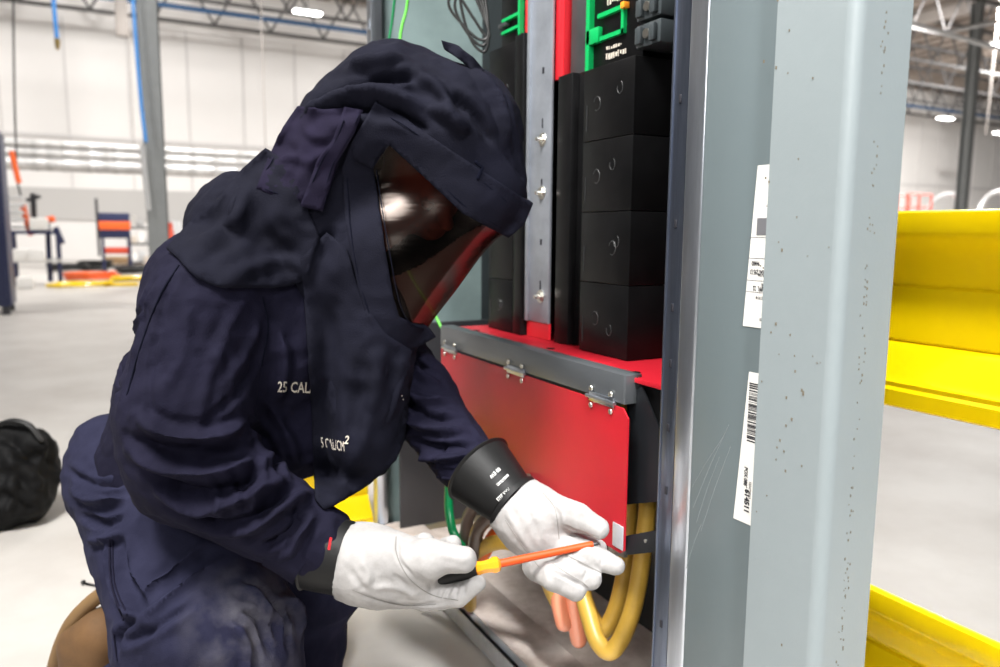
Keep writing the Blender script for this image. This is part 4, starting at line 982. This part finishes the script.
# shelf cart
c_ = D(139, 250, 20.6); X0, Y0 = c_.x, c_.y
t = empty('parts_cart', 'grey cart stacked with pale boxes between the navy machine and the column', 'cart', (X0, Y0, 0))
for z in (.12, .62, 1.05): bm = B(); box(bm, X0-.3, X0+.35, Y0, Y0+.45, z, z+.04); mk('shelf', bm, 'steel_dark', t)
for dx in (-.3, .31):
    for dy in (0, .41): bm = B(); box(bm, X0+dx, X0+dx+.04, Y0+dy, Y0+dy+.04, .08, 1.5); mk('upright', bm, 'steel_pale', t)
for dx in (-.28, .3): bm = B(); tube(bm, [(X0+dx, Y0+.02, .06), (X0+dx, Y0+.42, .06)], .06, 10); mk('wheel', bm, 'steel_dark', t)
random.seed(4)
for z, hs in ((.16, (.22, .3)), (.66, (.2, .28, .15)), (1.09, (.3, .18))):
    for k, h_ in enumerate(hs):
        xx = X0-.24+k*.19; bm = B(); box(bm, xx, xx+.17, Y0+.05, Y0+.35, z+.003, z+h_, .01); mk('pale_carton', bm, ['carton', 'white_sheet', 'steel_pale'][(k+int(z*10)) % 3], label='pale carton standing on the parts cart beside the column', cat='box', group='cartons on the parts cart', origin=(xx+.09, Y0+.2, z))
c_ = G(151, 276); bm = B(); box(bm, c_.x-.16, c_.x+.22, c_.y, c_.y+.35, 0, .36, .01); bmesh.ops.create_cube(bm, size=.001, matrix=Matrix.Translation((c_.x, c_.y+.1, .36)))
mk('cardboard_box', bm, 'carton', label='light cardboard box at the foot of the left column', cat='box', origin=(c_.x, c_.y+.17, 0))
# crates right of the column
for (px, d, w_, h_, m_, lb) in ((174, 27, .34, 1.35, 'steel_pale', 'pale drum just right of the left column, behind the shoulder'), (166, 23, .2, 1.25, 'red_orange', 'narrow orange-red cylinder hugging the left column')):
    c_ = D(px, 250, d); bm = B(); tube(bm, [(c_.x, c_.y, 0), (c_.x, c_.y, h_*.3), (c_.x, c_.y, h_*.31), (c_.x, c_.y, h_*.7), (c_.x, c_.y, h_*.71), (c_.x, c_.y, h_)], [w_, w_, w_*1.04, w_*1.04, w_, w_*.9], 18)
    mk('steel_drum', bm, m_, label=lb, cat='drum', origin=(c_.x, c_.y, 0))
# coils on the floor
def coil(px, py, R0, r, n, m, label, name='coiled_hose', flat=1., seed=0, group=None):
    c_ = G(px, py); rr = random.Random(seed); P_ = []
    for i in range(n*10+1):
        a = i/10*2*pi; q = R0*(1+.18*sin(i*.37+seed)+rr.uniform(-.03, .03)); P_.append((c_.x+q*cos(a)*flat, c_.y+q*sin(a), r+(i/10)*r*.9))
    P_ = [(c_.x+R0*2.1*flat, c_.y-R0*.3, r), (c_.x+R0*1.5*flat, c_.y-R0*.1, r)]+P_
    bm = B(); tube(bm, spline(P_, 2), r, 7, round_end=True); mk(name, bm, m, label=label, cat='hose' if 'hose' in name else 'cable', origin=(c_.x, c_.y, 0))
coil(68, 277, .40, .035, 4, 'black_cable', 'leftmost coil of black hose on the floor before the back wall', seed=1)
coil(94, 274, .36, .035, 5, 'black_cable', 'middle coil of black hose below the navy machine', seed=2)
coil(120, 270, .36, .04, 5, 'tan_cable', 'tan coiled cable behind the black hoses', 'coiled_cable', seed=3)
coil(134, 279, .36, .04, 4, 'black_cable', 'right-hand coil of black hose beside the cardboard box', seed=4)
coil(92, 286, .30, .04, 3, 'orange_paint', 'orange cable coil lying in front of the black hoses', 'coiled_cable', 1.4, 5)
coil(80, 293, .24, .03, 2, 'guard_yellow', 'yellow cable coil nearest on the floor, left of the shoulder', 'coiled_cable', 1.8, 6)
coil(130, 287, .26, .035, 2, 'guard_yellow', 'yellow cable coil next to the orange one, close to the shoulder', 'coiled_cable', 1.2, 7)
# lifts on the far right
def lift(px, w_, top, m, label, d=30):
    c_ = D(px, 215, d); x, y = c_.x, c_.y
    t = empty('scissor_lift', label, 'lift', (x, y, 0))
    bm = B(); box(bm, x-w_/2, x+w_/2, y-.5, y+.5, .25, .8, .05); mk('chassis', bm, m, t)
    for dx in (-.35, .35):
        for dy in (-.5, .42): bm = B(); tube(bm, [(x+dx*w_, y+dy, .25), (x+dx*w_, y+dy+.1, .25)], .25, 14); mk('wheel', bm, 'steel_dark', t)
    bm = B(); tube(bm, [(x-w_*.4, y, .8), (x+w_*.4, y, top-1.0)], .05, 6); tube(bm, [(x+w_*.4, y, .8), (x-w_*.4, y, top-1.0)], .05, 6); mk('scissor_arms', bm, 'steel_pale', t)
    bm = B(); box(bm, x-w_/2, x+w_/2, y-.45, y+.45, top-1.05, top-.95); mk('platform', bm, m, t)
    bm = B()
    for dy in (-.45, .45):
        for z in (top-.5, top): tube(bm, [(x-w_/2, y+dy, z), (x+w_/2, y+dy, z)], .04, 6)
        for dx in (-w_/2, 0, w_/2): tube(bm, [(x+dx, y+dy, top-1), (x+dx, y+dy, top)], .04, 6)
    mk('guard_cage', bm, m, t)
lift(905, 1.5, 2.6, 'red_orange', 'orange-red scissor lift just right of the grey cabinet edge')
def boom(px, d, label):
    c_ = D(px, 215, d); x, y = c_.x, c_.y; t = empty('boom_lift', label, 'lift', (x, y, 0))
    bm = B(); box(bm, x-1.1, x+1.1, y-.6, y+.6, .4, 1.2, .1); mk('chassis', bm, 'boom_blue', t)
    for dx in (-.75, .75):
        for dy in (-.6, .5): bm = B(); tube(bm, [(x+dx, y+dy, .42), (x+dx, y+dy+.12, .42)], .42, 14); mk('wheel', bm, 'steel_dark', t)
    bm = B(); tube(bm, spline([(x-1.0, y, 1.2), (x-.9, y, 2.0), (x-.3, y, 2.6), (x+.8, y, 2.75), (x+1.3, y, 2.3)], 6), .09, 8); mk('boom_arm', bm, 'steel_pale', t)
    bm = B(); box(bm, x+.5, x+1.1, y-.4, y+.4, 1.2, 1.8, .05); mk('counterweight', bm, 'red_orange', t)
boom(938, 32, 'boom lift with a curved grey arm left of the far right column'); boom(990, 30, 'boom lift with a curved grey arm at the right edge')
# conduits under the right-hand roof
bm = B(); tube(bm, [D(895, 14, 20), D(1010, 46, 20)], .06, 8); mk('roof_conduit', bm, 'steel_pale', label='pale pipe slanting down to the light in the top right corner', cat='pipe', origin=D(950, 30, 20))
bm = B(); tube(bm, [D(935, 27, 22), D(1005, 12, 22)], .05, 8); mk('roof_conduit', bm, 'steel_pale', label='pale pipe crossing above the right-hand column top', cat='pipe', origin=D(970, 20, 22))
bm = B(); tube(bm, [D(996, -14, 26), D(983, 128, 26)], .03, 8); mk('drop_pole', bm, 'joist_pale', label='thin pale vertical pole right of the far column', cat='pole', origin=D(990, 50, 26))

# ------------------------------------------------------------ light
w = bpy.data.worlds.new('world'); S.world = w; w.use_nodes = True
bg = w.node_tree.nodes['Background']; bg.inputs[0].default_value = (.93, .96, 1, 1); bg.inputs[1].default_value = .12
def area(nm, loc, to, sz, P, col=(1, .98, .95), sy=None):
    l = bpy.data.lights.new(nm, 'AREA'); l.energy = P; l.size = sz; l.color = col
    if sy: l.shape = 'RECTANGLE'; l.size_y = sy
    o = bpy.data.objects.new(nm, l); COL.objects.link(o); o.location = loc
    o.rotation_euler = (Vector(to)-Vector(loc)).to_track_quat('-Z', 'Y').to_euler(); return o
area('work_light', (-1.05, .75, 4.0), (.5, 1.2, .5), 1.2, 360)
area('low_left_fill', (-1.5, -1.0, 2.1), (.8, 1.3, .3), .9, 42)  # added fill without a real source, brightens floor pan, hoses and thigh
area('right_fill', (3.2, -1.6, 4.2), (1.1, .8, .6), 1.0, 22)  # added weak fill for the near-facing side of the corner column
for x, y, P in ((-5, 9, 1600), (3, 9, 1600), (12, 8, 1600), (-6, 18, 2400), (2.5, 18, 2400), (14, 17, 2400), (26, 15, 6000), (38, 18, 9000), (0, 24.5, 900), (12, 24.5, 900)):
    area('high_bay_lamp', (x, y, 9.4 if y > 20 else 8.6), (x, y+4, 0), 1.2, P*.35)
l = bpy.data.lights.new('rail_fill_spot', 'SPOT'); l.energy = 2800; l.spot_size = radians(38); l.spot_blend = .6; l.shadow_soft_size = .3  # added spot, no such lamp known: brightens guard rail, column side and floor
o = bpy.data.objects.new('rail_fill_spot', l); COL.objects.link(o); o.location = (-.2, -2.8, 5.0); o.rotation_euler = (Vector((2.0, .55, .3))-o.location).to_track_quat('-Z', 'Y').to_euler()
S.view_settings.view_transform = 'Standard'; S.view_settings.look = 'None'; S.view_settings.gamma = 1; S.view_settings.exposure = 0.0
S.cycles.use_denoising = True
